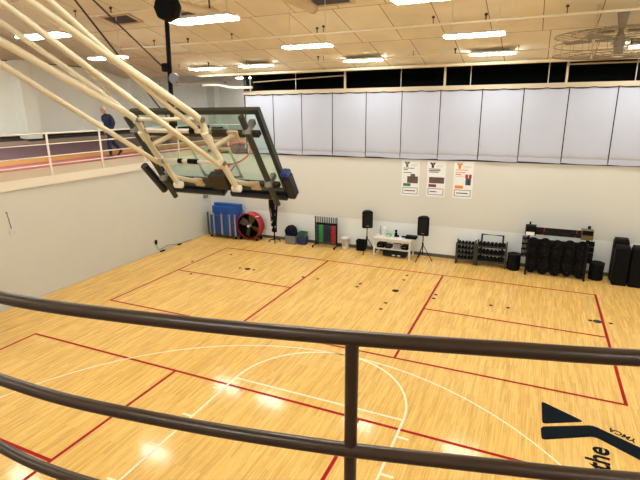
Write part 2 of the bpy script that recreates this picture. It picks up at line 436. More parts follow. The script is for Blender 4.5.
for y in (6.2, 12.25, 18.0, 23.7):
    k += 1
    mb = MB().box((-17.6, y-.27, 4.45), (-17.06, y+.27, 7.3)).box((-17.58, y-.31, 4.45), (-17.02, y+.31, 4.56), 1)
    struct('trim_%d' % (6+k), mb, ['column', 'dark'])
mb = MB().box((-11.5, YW, 3.66), (-11.36, YW+.25, 7.3)); struct('trim_11', mb, 'frame')
# near deck the viewer stands on
rail_xy = [(-5.2,1.9),(-4,1.35),(-3,1.06),(-2.3,.94),(-1.8,.893),(-1.54,.888),(-1.3,.903),(-1.0,.945),(-.74,.99),(-.41,1.062),(-.04,1.155),(.27,1.238),(.8,1.41),(1.5,1.68),(2.5,2.15),(3.6,2.8)]
crv = spline([(x, y, 0) for x, y in rail_xy], 6)
poly = [(-5.2, YN+.01), (3.6, YN+.01)] + [(p.x, p.y-.02) for p in reversed(crv)]
struct('floor_track_near', MB().prism(poly, 3.6, DECK), 'purple')
poly2 = [(p.x, p.y-.02) for p in crv] + [(p.x, p.y+.03) for p in reversed(crv)]
mb = MB(); cc = [(p.x, p.y) for p in crv]
for a, b in zip(cc[:-1], cc[1:]): mb.prism([(a[0], a[1]-.018), (b[0], b[1]-.018), (b[0], b[1]+.04), (a[0], a[1]+.04)], 3.5, 3.98)
struct('trim_12', mb, 'fascia')

# ------------------------------------------------------------------ near guard rail
gr = thing('guard_rail', (-.39, 1.06, DECK), 'dark brown curved pipe railing right in front, with one post', 'railing')
for z, nm, oy in ((4.972, 'top_rail', 0), (4.60, 'middle_rail', .035), (4.262, 'lower_rail', .07)):
    tl = {'top_rail': 0, 'middle_rail': .014, 'lower_rail': -.018}[nm]
    MB().tube([(p.x, p.y+oy, z+tl*min(1.2, max(0, -p.x-.4))) for p in crv], .0205, 16).build(nm, 'rail', gr)
for x, y in ((-.392, 1.066), (-2.75, 1.005), (1.9, 1.86)):
    dx = -.028 if x == -.392 else 0
    MB().tube([(x+dx*1.5, y+.10, 3.98), (x, y, 4.972)], .0185, 14).build('post', 'rail', gr)

# ------------------------------------------------------------------ left track railing
lr = thing('track_railing', (XL, 8, DECK), 'cream pipe railing along the raised running track on the left', 'railing')
for z, nm, r in ((4.90, 'top_rail', .024), (4.585, 'middle_rail', .017), (4.22, 'middle_rail', .017), (3.98, 'bottom_rail', .017)):
    MB().tube([(XL+.035, -3, z), (XL+.035, YW-.1, z)], r, 8).build(nm, 'lrail', lr)
for i in range(10):
    y = 10.05 + (i-6)*1.95
    MB().box((XL+.012, y-.022, 3.66), (XL+.058, y+.022, 4.90)).build('post', 'lrail', lr)
lr2 = thing('track_railing', (-12.5, YW+.1, DECK), 'short cream railing across the opening behind the backboard', 'railing')
for z, nm, r in ((4.90, 'top_rail', .024), (4.585, 'middle_rail', .017), (4.22, 'middle_rail', .017)):
    MB().tube([(XL+.1, YW+.1, z), (-11.55, YW+.1, z)], r, 8).build(nm, 'lrail', lr2)
for x in (-13.4, -12.5, -11.6): MB().box((x-.02, YW+.08, DECK), (x+.02, YW+.12, 4.90)).build('post', 'lrail', lr2)

# ------------------------------------------------------------------ curtains over the opening
seams = [-11.41,-10.08,-8.78,-7.45,-6.07,-4.70,-3.31,-1.91,-.60,.73,2.08,3.45,4.8,6.15]
words = ['first', 'second', 'third', 'fourth', 'fifth', 'sixth', 'seventh', 'eighth', 'ninth', 'tenth', 'eleventh', 'twelfth', 'thirteenth']
for i in range(len(seams)-1):
    a, b = seams[i]+.016, seams[i+1]-.016
    zb, zt = 3.73, 6.115
    nm = 'white hanging curtain panel high on the wall, %s from the left' % words[i]
    root = thing('curtain', ((a+b)/2, YW-.06, zb), nm, 'curtain', 'white curtain panels above the gym wall')
    rnd = random.Random(i); nx, nz = 16, 22; ph = rnd.random()*6
    for part in (0, 1):
        mb = MB(); vs = []
        z_lo, z_hi = (zb+.20, zt) if part == 0 else (zb, zb+.20)
        nz_ = nz if part == 0 else 4
        for jz in range(nz_+1):
            for ix in range(nx+1):
                u = ix/nx; w = jz/nz_; x = a+(b-a)*u; z = z_lo+(z_hi-z_lo)*w
                zz = (z-zb)/(zt-zb)
                dy = .012*math.sin(u*5+ph) * (1-zz) + .006*math.sin(u*17+ph*2+z*3)*(1-zz)**2 - .012*math.sin(math.pi*u) + (.012 if part == 1 else 0)*(-1)
                if part == 0 and jz == nz_: z -= .018*math.sin(math.pi*u*2)**2
                if part == 1 and jz == 0: z += .02*math.sin(ph+u*3)
                vs.append((x, YW-.062+dy, z))
        fs = [(jz*(nx+1)+ix, jz*(nx+1)+ix+1, (jz+1)*(nx+1)+ix+1, (jz+1)*(nx+1)+ix) for jz in range(nz_) for ix in range(nx)]
        mb.add(vs, fs, 0, True)
        back = [(x, y+.006, z) for x, y, z in vs]
        mb.add(back, [f[::-1] for f in fs], 0, True)
        mb.build('curtain_sheet' if part == 0 else 'hem', 'curtain', root)
pts = []
for i in range(len(seams)-1):
    for j in range(8):
        u = j/8; pts.append((seams[i]+(seams[i+1]-seams[i])*u, YW-.10, 6.125-.035*abs(math.sin(math.pi*u*2))))
tag(MB().tube(pts, .014, 6).build('cord', 'cable'), 'black scalloped cord along the top of the white curtains', 'cord')
# steel frame in the dark opening
sf = thing('steel_frame', (-3, YW, 6.27), 'cream steel frame of short posts and pipes in the dark slit above the curtains', 'frame')
for x in (-6.95, -3.21, .61, 4.2): B((x-.035, YW-.02, 6.27), (x+.035, YW+.05, 7.1)).build('post', 'beam', sf)
for x in (-9.1, -4.80, -2.35, .08, 2.5): MB().tube([(x, YW+.1, 6.2), (x, YW+.1, 7.1)], .014, 6).build('rod', 'pipe', sf)
MB().tube([(.61, YW+.12, 6.83), (6, YW+.12, 6.83)], .025, 8).build('cross_pipe', 'beam', sf)
MB().tube([(-11.1, YW+.12, 6.62), (-6.95, YW+.12, 6.76)], .022, 8).build('cross_pipe', 'beam', sf)

# ------------------------------------------------------------------ ceiling services
def pipe_run(y, dz, r, label, x0=-13.6, x1=10.8, hang=(), off=0):
    z = cz(y)-dz
    root = thing('sprinkler_pipe', (0, y, z), label, 'pipe', 'sprinkler pipes under the ceiling')
    MB().tube([(x0, y, z), (x1, y, z)], r, 8).build('pipe', 'pipe', root)
    x = x0+off
    while x < x1-.3:
        MB().tube([(x, y, z+r*.5), (x, y, z+.26 if z+.26 < cz(y) else cz(y)+.01)], .011, 5).box((x-.035, y-.02, z+.16), (x+.035, y+.02, z+.2)).build('hanger', 'cable', root)
        x += 3.1
    x = x0+off+1.4
    while x < x1-.3:
        MB().tube([(x, y, z), (x, y, z+.12)], .018, 6).lathe([(.03, z+.12), (.045, z+.16), (.02, z+.18)], (x, y, 0), 8).build('sprinkler_head', 'cable', root)
        x += 4.6
    return root
pipe_run(10.95, .22, .032, 'long pale sprinkler pipe across the ceiling, nearest of the three', off=.9)
pipe_run(13.45, .22, .030, 'long pale sprinkler pipe across the ceiling, middle of the three', off=1.5)
pipe_run(15.95, .16, .022, 'long pale sprinkler pipe across the ceiling, farthest of the three', off=.4)
tag(MB().tube([(-13.2, 17.2, 6.90), (10.8, 17.2, 6.90)], .05, 10).build('header_pipe', 'beam'), 'thick pale header pipe running along the beam above the dark slit', 'pipe')
tag(MB().tube(spline([(-13.5, 17.75, 6.55), (-13.0, 17.75, 6.55), (-12.5, 17.7, 6.52), (-11.9, 17.6, 6.42), (-10.9, 17.55, 6.40)], 4), .055, 10).build('header_pipe', 'lrail'), 'fat white pipe with a bend in the upper left corner', 'pipe')
tag(MB().tube([(-17.4, 19, 6.72), (-13.2, 19, 6.72)], .06, 10).tube([(-16.5, 19, 6.7), (-16.5, 19, 7.31)], .012, 6).tube([(-13.9, 19, 6.7), (-13.9, 19, 7.31)], .012, 6).build('duct_pipe', 'lrail'), 'white pipe at the back of the raised track, behind the thin mast', 'pipe')
for i, (x, ya, yb, z) in enumerate(((-6.58, 5.2, 9.66, 7.5), (-4.45, 5.2, 9.6, 7.5))):
    root = thing('support_tube', (x, yb, z), ('thick tan tube hanging under the ceiling beside the black mast', 'thick tan tube under the ceiling, right of the other one')[i], 'pipe', 'tan support tubes')
    MB().tube([(x, ya, z), (x, yb, z)], .085, 14).build('tube', 'soffit', root)
    MB().tube([(x, yb-.02, z), (x, yb+.05, z)], .10, 14).build('end_cap', 'creamd', root)
    for y in (ya+.3, yb-.6): MB().tube([(x, y, z+.07), (x, y, cz(y)+.02)], .018, 6).build('hanger', 'cable', root)
# grilles in the ceiling
for i, (x, y, w, d, lab) in enumerate(((-11.75, 11.75, .95, .5, 'dark purple ceiling grille at upper left behind the cables'), (-5.05, 11.9, .95, .5, 'dark ceiling grille at the top centre edge'), (-9.1, 11.9, 1.3, .4, 'dark ceiling grille above the brightest light'))):
    mt = Matrix.Translation((x, y, cz(y)-.01)) @ Matrix.Rotation(-math.atan(S), 4, 'X')
    root = thing('ceiling_grille', (x, y, cz(y)-.01), lab, 'grille')
    MB().box((-w/2, -d/2, -.03), (w/2, d/2, .02), 0, mt).build('grille', 'vent', root)
    mb = MB()
    for a, b in (((-w/2-.08, -d/2-.08), (w/2+.08, -d/2)), ((-w/2-.08, d/2), (w/2+.08, d/2+.08)), ((-w/2-.08, -d/2), (-w/2, d/2)), ((w/2, -d/2), (w/2+.08, d/2))):
        mb.box((*a, -.045), (*b, .02), 0, mt)
    mb.build('frame', 'creamd', root)

# ceiling lights, suspended level at z 7.15
LZ = 7.08
def make_light(lit=True, rod=1.):
    r = local('ceiling_light', '', 'ceiling light')
    MB().prism([(-.66, -.20), (.66, -.20), (.62, .20), (-.62, .20)], .02, .07).build('housing', 'lampbody', r)
    MB().rbox((-.64, -.19, -.015), (.64, .19, .02), .015).build('diffuser', 'lamp' if lit else 'lampoff', r)
    for x in (-.5, .5):
        MB().tube([(x, 0, .06), (x, 0, rod)], .008, 5).build('hanger_rod', 'pipe', r)
    return r
rows = {16.2: 'farthest row', 11.87: 'middle row', 7.6: 'nearest visible row', 3.3: 'row overhead', -1.: 'row behind'}
cols = {-9.85: 'far left', -5.66: 'centre left', -1.55: 'centre', 2.63: 'right', 6.8: 'beyond the right edge'}
for y, rn in rows.items():
    rod = cz(y)-LZ+.02
    pl = None
    for x, cn in cols.items():
        unlit = (y == 11.87 and x == -9.85)
        if pl is None or unlit: l = make_light(not unlit, rod); 
        else: l = copy_tree(pl)
        if not unlit: pl = l
        put(l, (x, y, LZ))
        tag(l, ('unlit' if unlit else 'glowing') + ' rectangular ceiling light, %s, %s column' % (rn, cn), 'ceiling light', 'ceiling lights')
for x, y, lab in ((-12.2, 11.5, 'glowing ceiling light half hidden behind the cream tubes at upper left'), (-12.3, 16.4, 'glowing ceiling light beside the black mast, farthest row')):
    l = make_light(True, cz(y)-LZ+.02); put(l, (x, y, LZ)); tag(l, lab, 'ceiling light', 'ceiling lights')
for x, y, lab in ((-14.0, 22.2, 'added fill light over the far end of the raised track, hidden from view'), (-15.6, 8.6, 'added fill light over the raised track, unseen outside the left edge'), (-15.6, 6.8, 'added fill light over the raised track, second outside the left edge'), (-15.6, 4.9, 'added fill light over the raised track, unseen beside the near end')):  # unseen lights added to brighten the upper left and far walls
    l = make_light(True, (cz(y)-LZ if y < 17 else .2)+.02); put(l, (x, y, LZ if y < 17 else 7.1)); tag(l, lab, 'ceiling light', 'ceiling lights')
# caged ceiling fan
fx, fy, fz = 1.52, 14.1, 7.02
fan = thing('ceiling_fan', (fx, fy, fz), 'large grey caged ceiling fan at upper right', 'fan')
MB().lathe([(.13, cz(fy)-.02), (.05, fz+.18)], (fx, fy, 0), 16).build('mount', 'fanblade', fan)
MB().lathe([(.05, fz+.24), (.09, fz+.14), (.12, fz+.04), (.12, fz-.08), (.10, fz-.20), (.11, fz-.28), (.03, fz-.29)], (fx, fy, 0), 16).build('motor', 'fanblade', fan)
for i in range(5):
    a = 2*math.pi*i/5+.3; mt = Matrix.Translation((fx, fy, fz+.05)) @ Matrix.Rotation(a, 4, 'Z') @ Matrix.Rotation(.2, 4, 'X')
    MB().prism([(.12, -.05), (1.22, -.11), (1.25, .10), (.12, .06)], 0, .014, 0, mt).build('blade', 'fanblade', fan)
mb = MB()
def ringp(r, z, n=40): return [(fx+r*math.cos(2*math.pi*i/n), fy+r*math.sin(2*math.pi*i/n), z) for i in range(n)]
for r, z in ((1.42, fz+.16), (1.42, fz-.05), (1.42, fz-.28), (1.05, fz+.20), (.7, fz+.22), (1.05, fz-.31), (.7, fz-.33), (.35, fz-.34)): mb.tube(ringp(r, z), .009, 4, closed=True)
for i in range(24):
    a = 2*math.pi*i/24; c_, s_ = math.cos(a), math.sin(a)
    mb.tube([(fx+.15*c_, fy+.15*s_, fz+.24), (fx+1.42*c_, fy+1.42*s_, fz+.16), (fx+1.42*c_, fy+1.42*s_, fz-.28), (fx+.15*c_, fy+.15*s_, fz-.34)], .006, 4)
mb.build('cage', 'fangal', fan)
tag(MB().tube([(.95, 13.6, cz(13.6)), (.93, 13.6, 6.62)], .03, 8).build('drop_rod', 'creamd'), 'brown drop rod hanging in front of the caged ceiling fan', 'rod')

# ------------------------------------------------------------------ folded basketball backstop
c0 = V((-3.68, 4.90, 5.045)); n_ = V((0, .837, .547)); u_ = V((0, -.547, .837)); x_ = V((1, 0, 0))
BM = Matrix(((1, 0, 0, c0.x), (0, n_.y, u_.y, c0.y), (0, n_.z, u_.z, c0.z), (0, 0, 0, 1)))   # local (x, n, u) -> world
bs = thing('basketball_backstop', (-3.66, 4.6, 4.4), 'folded glass basketball backboard hanging from cream steel tubes', 'basketball hoop')
hw, hh = .915, .61
g = MB().box((-hw+.04, -.006, -hh+.04), (hw-.04, .006, hh-.04), 0, BM).build('glass_panel', 'glass', bs)
mb = MB(); fw = .055
for a, b in (((-hw, -hh), (hw, -hh+fw)), ((-hw, hh-fw), (hw, hh)), ((-hw, -hh+fw), (-hw+fw, hh-fw)), ((hw-fw, -hh+fw), (hw, hh-fw))):
    mb.box((a[0], -.03, a[1]), (b[0], .03, b[1]), 0, BM)
mb.build('board_frame', 'frame', bs)
mb = MB().box((-.305, .008, -.42), (.305, .010, -.38), 0, BM).box((-.305, .008, .03), (.305, .010, .07), 0, BM).box((-.305, .008, -.38), (-.265, .010, .03), 0, BM).box((.265, .008, -.38), (.305, .010, .03), 0, BM)
mb.build('target_square', 'white_p', bs)
for u in (.33, -.42):
    MB().box((-hw+.06, -.10, u-.028), (hw-.06, -.035, u+.028), 0, BM).build('backing_bar', 'bar', bs)
for s in (-1, 1):
    MB().tube([BM @ V((s*.80, -.19, .64)), BM @ V((s*.80, -.17, -.66))], .036, 12).build('side_tube', 'frame', bs)
    for u in (.46, -.30):
        MB().box((s*.80-.03, -.17, u-.03), (s*.80+.03, -.02, u+.03), 0, BM).lathe([(.046, -.035), (.046, .035)], BM @ V((s*.80, -.19, u)), 10, 0, 'z').build('clamp', 'steel', bs)
    MB().rbox((s*.47-.43, -.085, -hh-.075), (s*.47+.43, .06, -hh+.012), .03, 0, BM).build('bottom_pad', 'pad', bs)
    pd = MB().rbox((s*.955-.06, -.075, -hh-.05), (s*.955+.06, .075, -.30), .03, 0, BM).build('corner_pad', 'pad', bs)
    MB().rbox((s*.955-.055, -.065, -.305), (s*.955+.055, .065, -.255), .02, 0, BM).build('pad_end', 'padblue', pd)
MB().tube([BM @ V((-.99, -.20, -.10)), BM @ V((-.99, -.12, -.60))], .05, 12).build('side_pad', 'pad', bs)
# rim with its plate
MB().box((-.10, -.14, -.50), (.14, -.04, -.28), 0, BM).build('mount_box', 'bar', bs)
MB().box((-.10, .01, -.42), (.10, .025, -.30), 0, BM).box((-.06, .02, -.34), (.06, .17, -.32), 0, BM).build('rim_plate', 'rim', bs)
rm = [BM @ V((.23*math.cos(t*math.pi/16), .39+.23*math.sin(t*math.pi/16), -.33)) for t in range(32)]
MB().tube(rm, .011, 8, closed=True).build('rim', 'rim', bs)
for s in (-1, 1): MB().tube([BM @ V((s*.06, .03, -.40)), BM @ V((s*.13, .22, -.335))], .008, 6).build('rim_brace', 'rim', bs)
# masts and braces (right plane, left plane)
XRt, XLt = -3.19, -4.05
def P3(x, y, z): return V((x, y, z))
for x in (XRt, XLt):
    k = .036 if x == XRt else .034
    MB().tube([P3(x, .1, 7.34), P3(x, 2.4, 6.255), P3(x, 4.02, 5.50), P3(x, 4.12, 5.44), P3(x, 4.17, 5.36), P3(x, 4.24, 5.22), P3(x, 4.72, 4.63)], k, 14).build('mast', 'cream', bs)
    MB().tube([P3(x, .5, 7.18), P3(x, 2.2, 6.215), P3(x, 4.38, 4.955)], .026, 12).build('brace', 'cream', bs)
    for y, z in ((4.20, 5.28), (4.42, 4.98)):
        MB().tube([P3(x, y-.035, z+.045), P3(x, y+.035, z-.045)], .047, 12).build('collar', 'cream', bs)
    for (y, z), u in (((4.30, 5.16), .33), ((4.62, 4.75), -.42)):
        mb = MB(); w = BM @ V((0, -.10, u)); mb.tube([P3(x, y, z), (x+.04, w.y, w.z)], .03, 6)
        mb.box((x-.02, -.12, u-.06), (x+.11, -.09, u+.06), 0, Matrix.Translation((0, 0, 0)) @ Matrix(((1,0,0,0),(0,n_.y,u_.y,c0.y),(0,n_.z,u_.z,c0.z),(0,0,0,1))))
        mb.build('bracket', 'creamd', bs)
    MB().lathe([(.02, -.05), (.045, -.05), (.045, .05), (.02, .05)], (x, 4.70, 4.65), 10, 0, 'x').build('end_clamp', 'lrail', bs)
MB().tube([P3(-2.95, .6, 7.3), P3(-3.15, 2.64, 6.20), P3(-3.23, 3.56, 5.66), P3(-3.25, 4.12, 5.36)], .025, 12).build('brace', 'cream', bs)
MB().tube([P3(-4.08, .9, 7.32), P3(-4.08, 2.70, 6.295), P3(-4.08, 3.67, 5.745), P3(-4.08, 4.10, 5.475)], .025, 12).build('brace', 'cream', bs)
for y, z, r, m_ in ((4.10, 5.455, .020, 'cream'), (4.20, 5.33, .024, 'lrail'), (4.42, 4.98, .022, 'lrail')):
    cb = MB().tube([P3(XLt, y, z), P3(XRt, y, z)], r, 12).build('cross_tube', m_, bs)
    if z < 5.4:
        for xa, xb in (((-3.40, -3.33),) if z > 5.2 else ((-3.78, -3.72), (-3.64, -3.50))):
            MB().tube([P3(xa, y, z), P3(xb, y, z)], r+.007, 10).build('sleeve', 'black', cb)
for x in (XRt, XLt):
    for y, z in ((4.10, 5.455), (4.20, 5.33), (4.42, 4.98)):
        MB().tube([P3(x-.05, y, z+.01), P3(x+.05, y, z-.01)], .03, 8).build('joint', 'steel', bs)
MB().tube([P3(-4.55, .1, 7.34), P3(-2.65, .1, 7.34)], .05, 14).build('pivot_pipe', 'cream', bs)
for x in (-4.4, -2.8): MB().tube([P3(x, .1, 7.34), P3(x, .1, cz(.1)+.02)], .035, 10).build('ceiling_hanger', 'cream', bs)
MB().tube([P3(-3.9, 2.0, 6.9), P3(-4.3, 3.55, 6.12), P3(-4.1, 4.10, 5.47)], .010, 6).build('thin_rod', 'creamd', bs)

# hoist mast with cables
hx, hy = -5.12, 6.0
ht = thing('hoist_mast', (hx, hy, 5.3), 'thin black mast hanging from the ceiling with a round black housing', 'hoist')
MB().tube([(hx+.03, hy, cz(hy)), (hx, hy, 6.9), (hx-.07, hy, 5.28)], .034, 8).build('pole', 'black', ht)
MB().lathe([(.05, -.10), (.17, -.10), (.195, -.05), (.195, .05), (.17, .10), (.05, .10)], (hx+.05, hy-.02, 6.97), 8, 0, 'y', False).build('housing', 'black', ht)
MB().lathe([(.02, -.03), (.075, -.03), (.075, .03), (.02, .03)], (hx+.09, hy-.06, 6.0), 16, 0, 'y', False).build('pulley', 'greybin', ht)
MB().rbox((hx-.14, hy-.07, 6.10), (hx-.03, hy+.03, 6.22), .02).build('cable_clamp', 'black', ht)
for a, b in ((5.60, 5.72), (5.30, 5.42)): MB().rbox((hx-.10, hy-.06, a), (hx+.0, hy+.05, b), .02).build('cable_clamp', 'black', ht)
tag(MB().tube([(-4.492, 3.47, 7.096), (hx-.14, hy-.05, 6.19)], .011, 6).build('hoist_cable', 'cable'), 'black hoist cable running down to the mast, the upper one', 'cable')
tag(MB().tube([(-4.242, 3.1, 7.15), (hx-.07, hy-.05, 5.39)], .011, 6).build('hoist_cable', 'cable'), 'black hoist cable passing behind the cream tubes, the lower one', 'cable')

# ------------------------------------------------------------------ posters
def poster(xa, xb, za, zb, kind, label):
    y = YW; t = thing('poster', ((xa+xb)/2, y-.012, za), label, 'poster')
    w = xb-xa; h = zb-za
    MB().box((xa, y-.012, za), (xb, y-.0005, zb)).build('board', 'paper', t)
    def r(name, a, b, c, d, m_):     # fractions of width/height
        MB().box((xa+a*w, y-.0145, za+b*h), (xa+c*w, y-.012, za+d*h)).build(name, m_, t)
    col = ('teal', 'plum', 'orng')[kind]
    def lg(p, m_):
        q = [(xa+(.13+.32*a)*w, zb-(.05+.145*(1-b))*h) for a, b in p]
        n = len(q); MB().add([(x, y-.015, z) for x, z in q] + [(x, y-.0121, z) for x, z in q], [tuple(range(n)), tuple(range(2*n-1, n-1, -1))] + [(i, n+i, n+(i+1) % n, (i+1) % n) for i in range(n)]).build('logo', m_, t)
    lg([(0, 1), (.36, 1), (.70, .5), (.70, 0), (.30, 0), (.30, .48)], ('slate', 'ink', 'orng')[kind])
    lg([(.58, 1), (1, 1), (.78, .5), (.48, .82)], col)
    r('text_line', .48, .86, .88, .875, 'pinkp'); r('text_line', .48, .83, .80, .84, 'pinkp')
    r('headline', .10, .765, .70, .785, col); 
    if kind == 1:
        r('headline', .10, .72, .70, .745, 'ink'); r('headline', .10, .68, .62, .70, 'ink'); r('photo', .12, .38, .93, .55, 'photo')
    elif kind == 0:
        r('headline', .10, .72, .34, .74, 'ink'); r('headline', .10, .64, .55, .66, 'slate'); r('photo', .32, .36, .92, .55, 'photo'); r('photo', .50, .55, .75, .62, 'photo')
    else:
        r('headline', .10, .70, .60, .72, 'orng'); r('headline', .10, .64, .40, .66, 'redp'); r('headline', .10, .59, .5, .605, 'pinkp'); r('photo', .62, .37, .90, .56, 'slate'); r('photo', .60, .56, .74, .66, 'redp'); r('photo', .78, .56, .92, .66, 'redp'); r('text_line', .70, .42, .84, .50, 'paper')
    r('colour_block', .10, .27, .52, .35, col)
    for a, b, c, d in ((.08, .22, .92, .235), (.08, .05, .92, .065), (.08, .05, .11, .235), (.89, .05, .92, .235)): r('border', a, b, c, d, 'slate' if kind != 1 else 'plum')
    r('text_line', .18, .13, .78 if kind != 1 else .55, .155, 'ink')
poster(-4.62, -3.94, 2.31, 3.655, 0, 'white poster with green print under the curtains, left of three')
poster(-3.66, -2.98, 2.33, 3.655, 1, 'white poster with plum red print, middle of three')
poster(-2.70, -2.01, 2.33, 3.66, 2, 'white poster with orange print, right of three')

# ------------------------------------------------------------------ blue mat cart
FY = 17.25
ct = thing('mat_cart', (-12.3, FY, 0), 'steel mat cart with tan front posts in the far left corner', 'cart')
MB().rbox((-13.06, 17.0, .12), (-11.52, 17.7, .17), .01).build('base', 'rackgrey', ct)
for x in (-12.72, -12.30, -11.88, -11.6): MB().box((x-.03, 16.98, .15), (x+.03, 17.02, 1.12)).build('post', 'tanpost', ct)
MB().box((-13.06, 16.98, .15), (-13.0, 17.02, 1.15)).build('post', 'rackgrey', ct)
mb = MB().tube([(-13.03, 17.66, .15), (-13.03, 17.66, 1.2), (-11.55, 17.66, 1.2), (-11.55, 17.66, .15)], .02, 8); mb.build('rear_frame', 'rackgrey', ct)
for x in (-12.95, -11.65):
    for y in (17.08, 17.6): MB().lathe([(.02, -.02), (.06, -.02), (.06, .02), (.02, .02)], (x, y, .06), 12, 0, 'x').build('caster', 'black', ct)
for i in range(4):
    y = 17.05+i*.145; z1 = (1.02, 1.40, 1.52, 1.50)[i]
    sh = .05*i
    mb = MB().rbox((-12.97+sh*.4, y, .17), (-11.62+sh*.4, y+.13, z1), .03)
    for k2 in range(1, 3): mb.box((-12.97+sh*.4+k2*.45-.004, y-.003, .2), (-12.97+sh*.4+k2*.45+.004, y, z1-.03), 0)
    tag(mb.build('gym_mat', 'blue', None, (-12.3, y, .17)), 'blue folded gym mat standing in the cart, %s' % ('frontmost and lowest', 'second from front', 'third from front', 'rearmost')[i], 'mat', 'blue gym mats in the cart')
for o in list(bpy.data.objects):
    if o.name.startswith(('gym_mat', 'mat_cart')): o.location.x -= .13
# red drum fan
fx, fy, fz, R = -11.16, 17.15, .64, .56
df = thing('drum_fan', (fx, fy, 0), 'red drum fan standing beside the blue mat cart', 'fan')
mb = MB().lathe([(R-.02, -.02), (R+.01, -.02), (R+.015, 0), (R, .03), (R, .37), (R+.015, .40), (R+.01, .42), (R-.02, .42), (R-.02, -.02)], (fx, fy, fz), 36, 0, 'y', caps=False); mb.build('housing', 'fanred', df)
MB().lathe([(.0, .36), (R-.03, .36), (R-.035, .02)], (fx, fy, fz), 30, 0, 'y', caps=False).build('back_screen', 'black', df)
mb = MB()
for k in range(1, 9):
    r = R*k/8.3; mb.tube([(fx+r*math.cos(i*math.pi/14), fy-.01, fz+r*math.sin(i*math.pi/14)) for i in range(28)], .004, 4, closed=True)
for k in range(16):
    a = k*math.pi/8; mb.tube([(fx+.05*math.cos(a), fy-.01, fz+.05*math.sin(a)), (fx+(R-.01)*math.cos(a), fy-.01, fz+(R-.01)*math.sin(a))], .004, 4)
mb.build('grille', 'black', df)
for a in (100, 165, 220, 280, 345, 40):
    pass
for a in (75, 160, 255, 340):
    mt = Matrix.Translation((fx, fy+.14, fz)) @ Matrix.Rotation(-math.radians(a), 4, 'Y') @ Matrix.Rotation(.5, 4, 'X')
    MB().prism([(.08, -.07), (.26, -.17), (.50, -.19), (.50, .13), (.25, .10), (.08, .05)], 0, .008, 0, mt @ Matrix.Rotation(math.pi/2, 4, 'X')).build('blade', 'blade', df)
MB().lathe([(0, -.03), (.05, -.03), (.06, 0), (.06, .2)], (fx, fy, fz), 14, 0, 'y').build('hub', 'hub', df)
MB().box((fx+.34, fy+.05, fz+.43), (fx+.46, fy+.2, fz+.445), 0).build('sticker', 'paper', df)
mb = MB().tube([(fx-.4, fy+.02, .09), (fx+.4, fy+.02, .09)], .018, 6).tube([(fx-.4, fy+.36, .09), (fx+.4, fy+.36, .09)], .018, 6)
for s in (-.4, .4): mb.tube([(fx+s, fy+.02, .09), (fx+s, fy+.36, .09)], .018, 6).tube([(fx+s, fy+.2, .09), (fx+s, fy+.2, .28)], .018, 6)
mb.build('stand', 'rackdark', df)
for s in (-.4, .4):
    for q in (.02, .36): MB().lathe([(.01, -.02), (.07, -.02), (.07, .02), (.01, .02)], (fx+s*1.04, fy+q, .07), 12, 0, 'x').build('wheel', 'black', df)
# tall black rolling stand with straps
bx, byy = -9.98, 17.35
st = thing('rolling_stand', (bx, byy, 0), 'tall black rolling stand hung with straps, right of the red fan', 'stand')
mb = MB()
for a in range(4):
    t = a*math.pi/2+.6; mb.tube([(bx, byy, .14), (bx+.24*math.cos(t), byy+.24*math.sin(t), .09)], .02, 6)
mb.build('base', 'rackdark', st)
for a in range(4):
    t = a*math.pi/2+.6; MB().lathe([(.01, -.015), (.045, -.015), (.045, .015), (.01, .015)], (bx+.24*math.cos(t), byy+.24*math.sin(t), .045), 10, 0, 'x').build('caster', 'steel', st)
MB().tube([(bx, byy, .1), (bx, byy, 2.05)], .03, 8).build('pole', 'black', st)
MB().tube([(bx-.2, byy, 1.98), (bx+.2, byy, 1.98)], .018, 8).build('hook_bar', 'black', st)
rnd = random.Random(3)
for i in range(13):
    x = bx-.20+i*.033; l = rnd.uniform(.8, 1.6); yy = byy-.02+rnd.uniform(-.05, .05)
    mm = ('charcoal', 'black', 'navy', 'black', 'black', 'charcoal', 'navy', 'black', 'black', 'navy', 'black', 'black', 'plum')[12-i]
    MB().tube(spline([(x, byy, 1.985), (x+rnd.uniform(-.02, .03), yy, 1.6), (x*.6+bx*.4+.02, yy-.03, 1.98-l)], 4), [.028]*8+[.045], 6).build('strap', mm, st)
for i in range(4):
    z = .45+i*.27; MB().rbox((bx-.10, byy-.09, z), (bx+.10, byy+.07, z+.17), .04).build('strap_bundle', 'black', st)
for z in (.38, .62, .86): MB().rbox((bx-.09, byy-.11, z), (bx-.04, byy-.08, z+.06), .01).build('buckle', 'white_p', st)

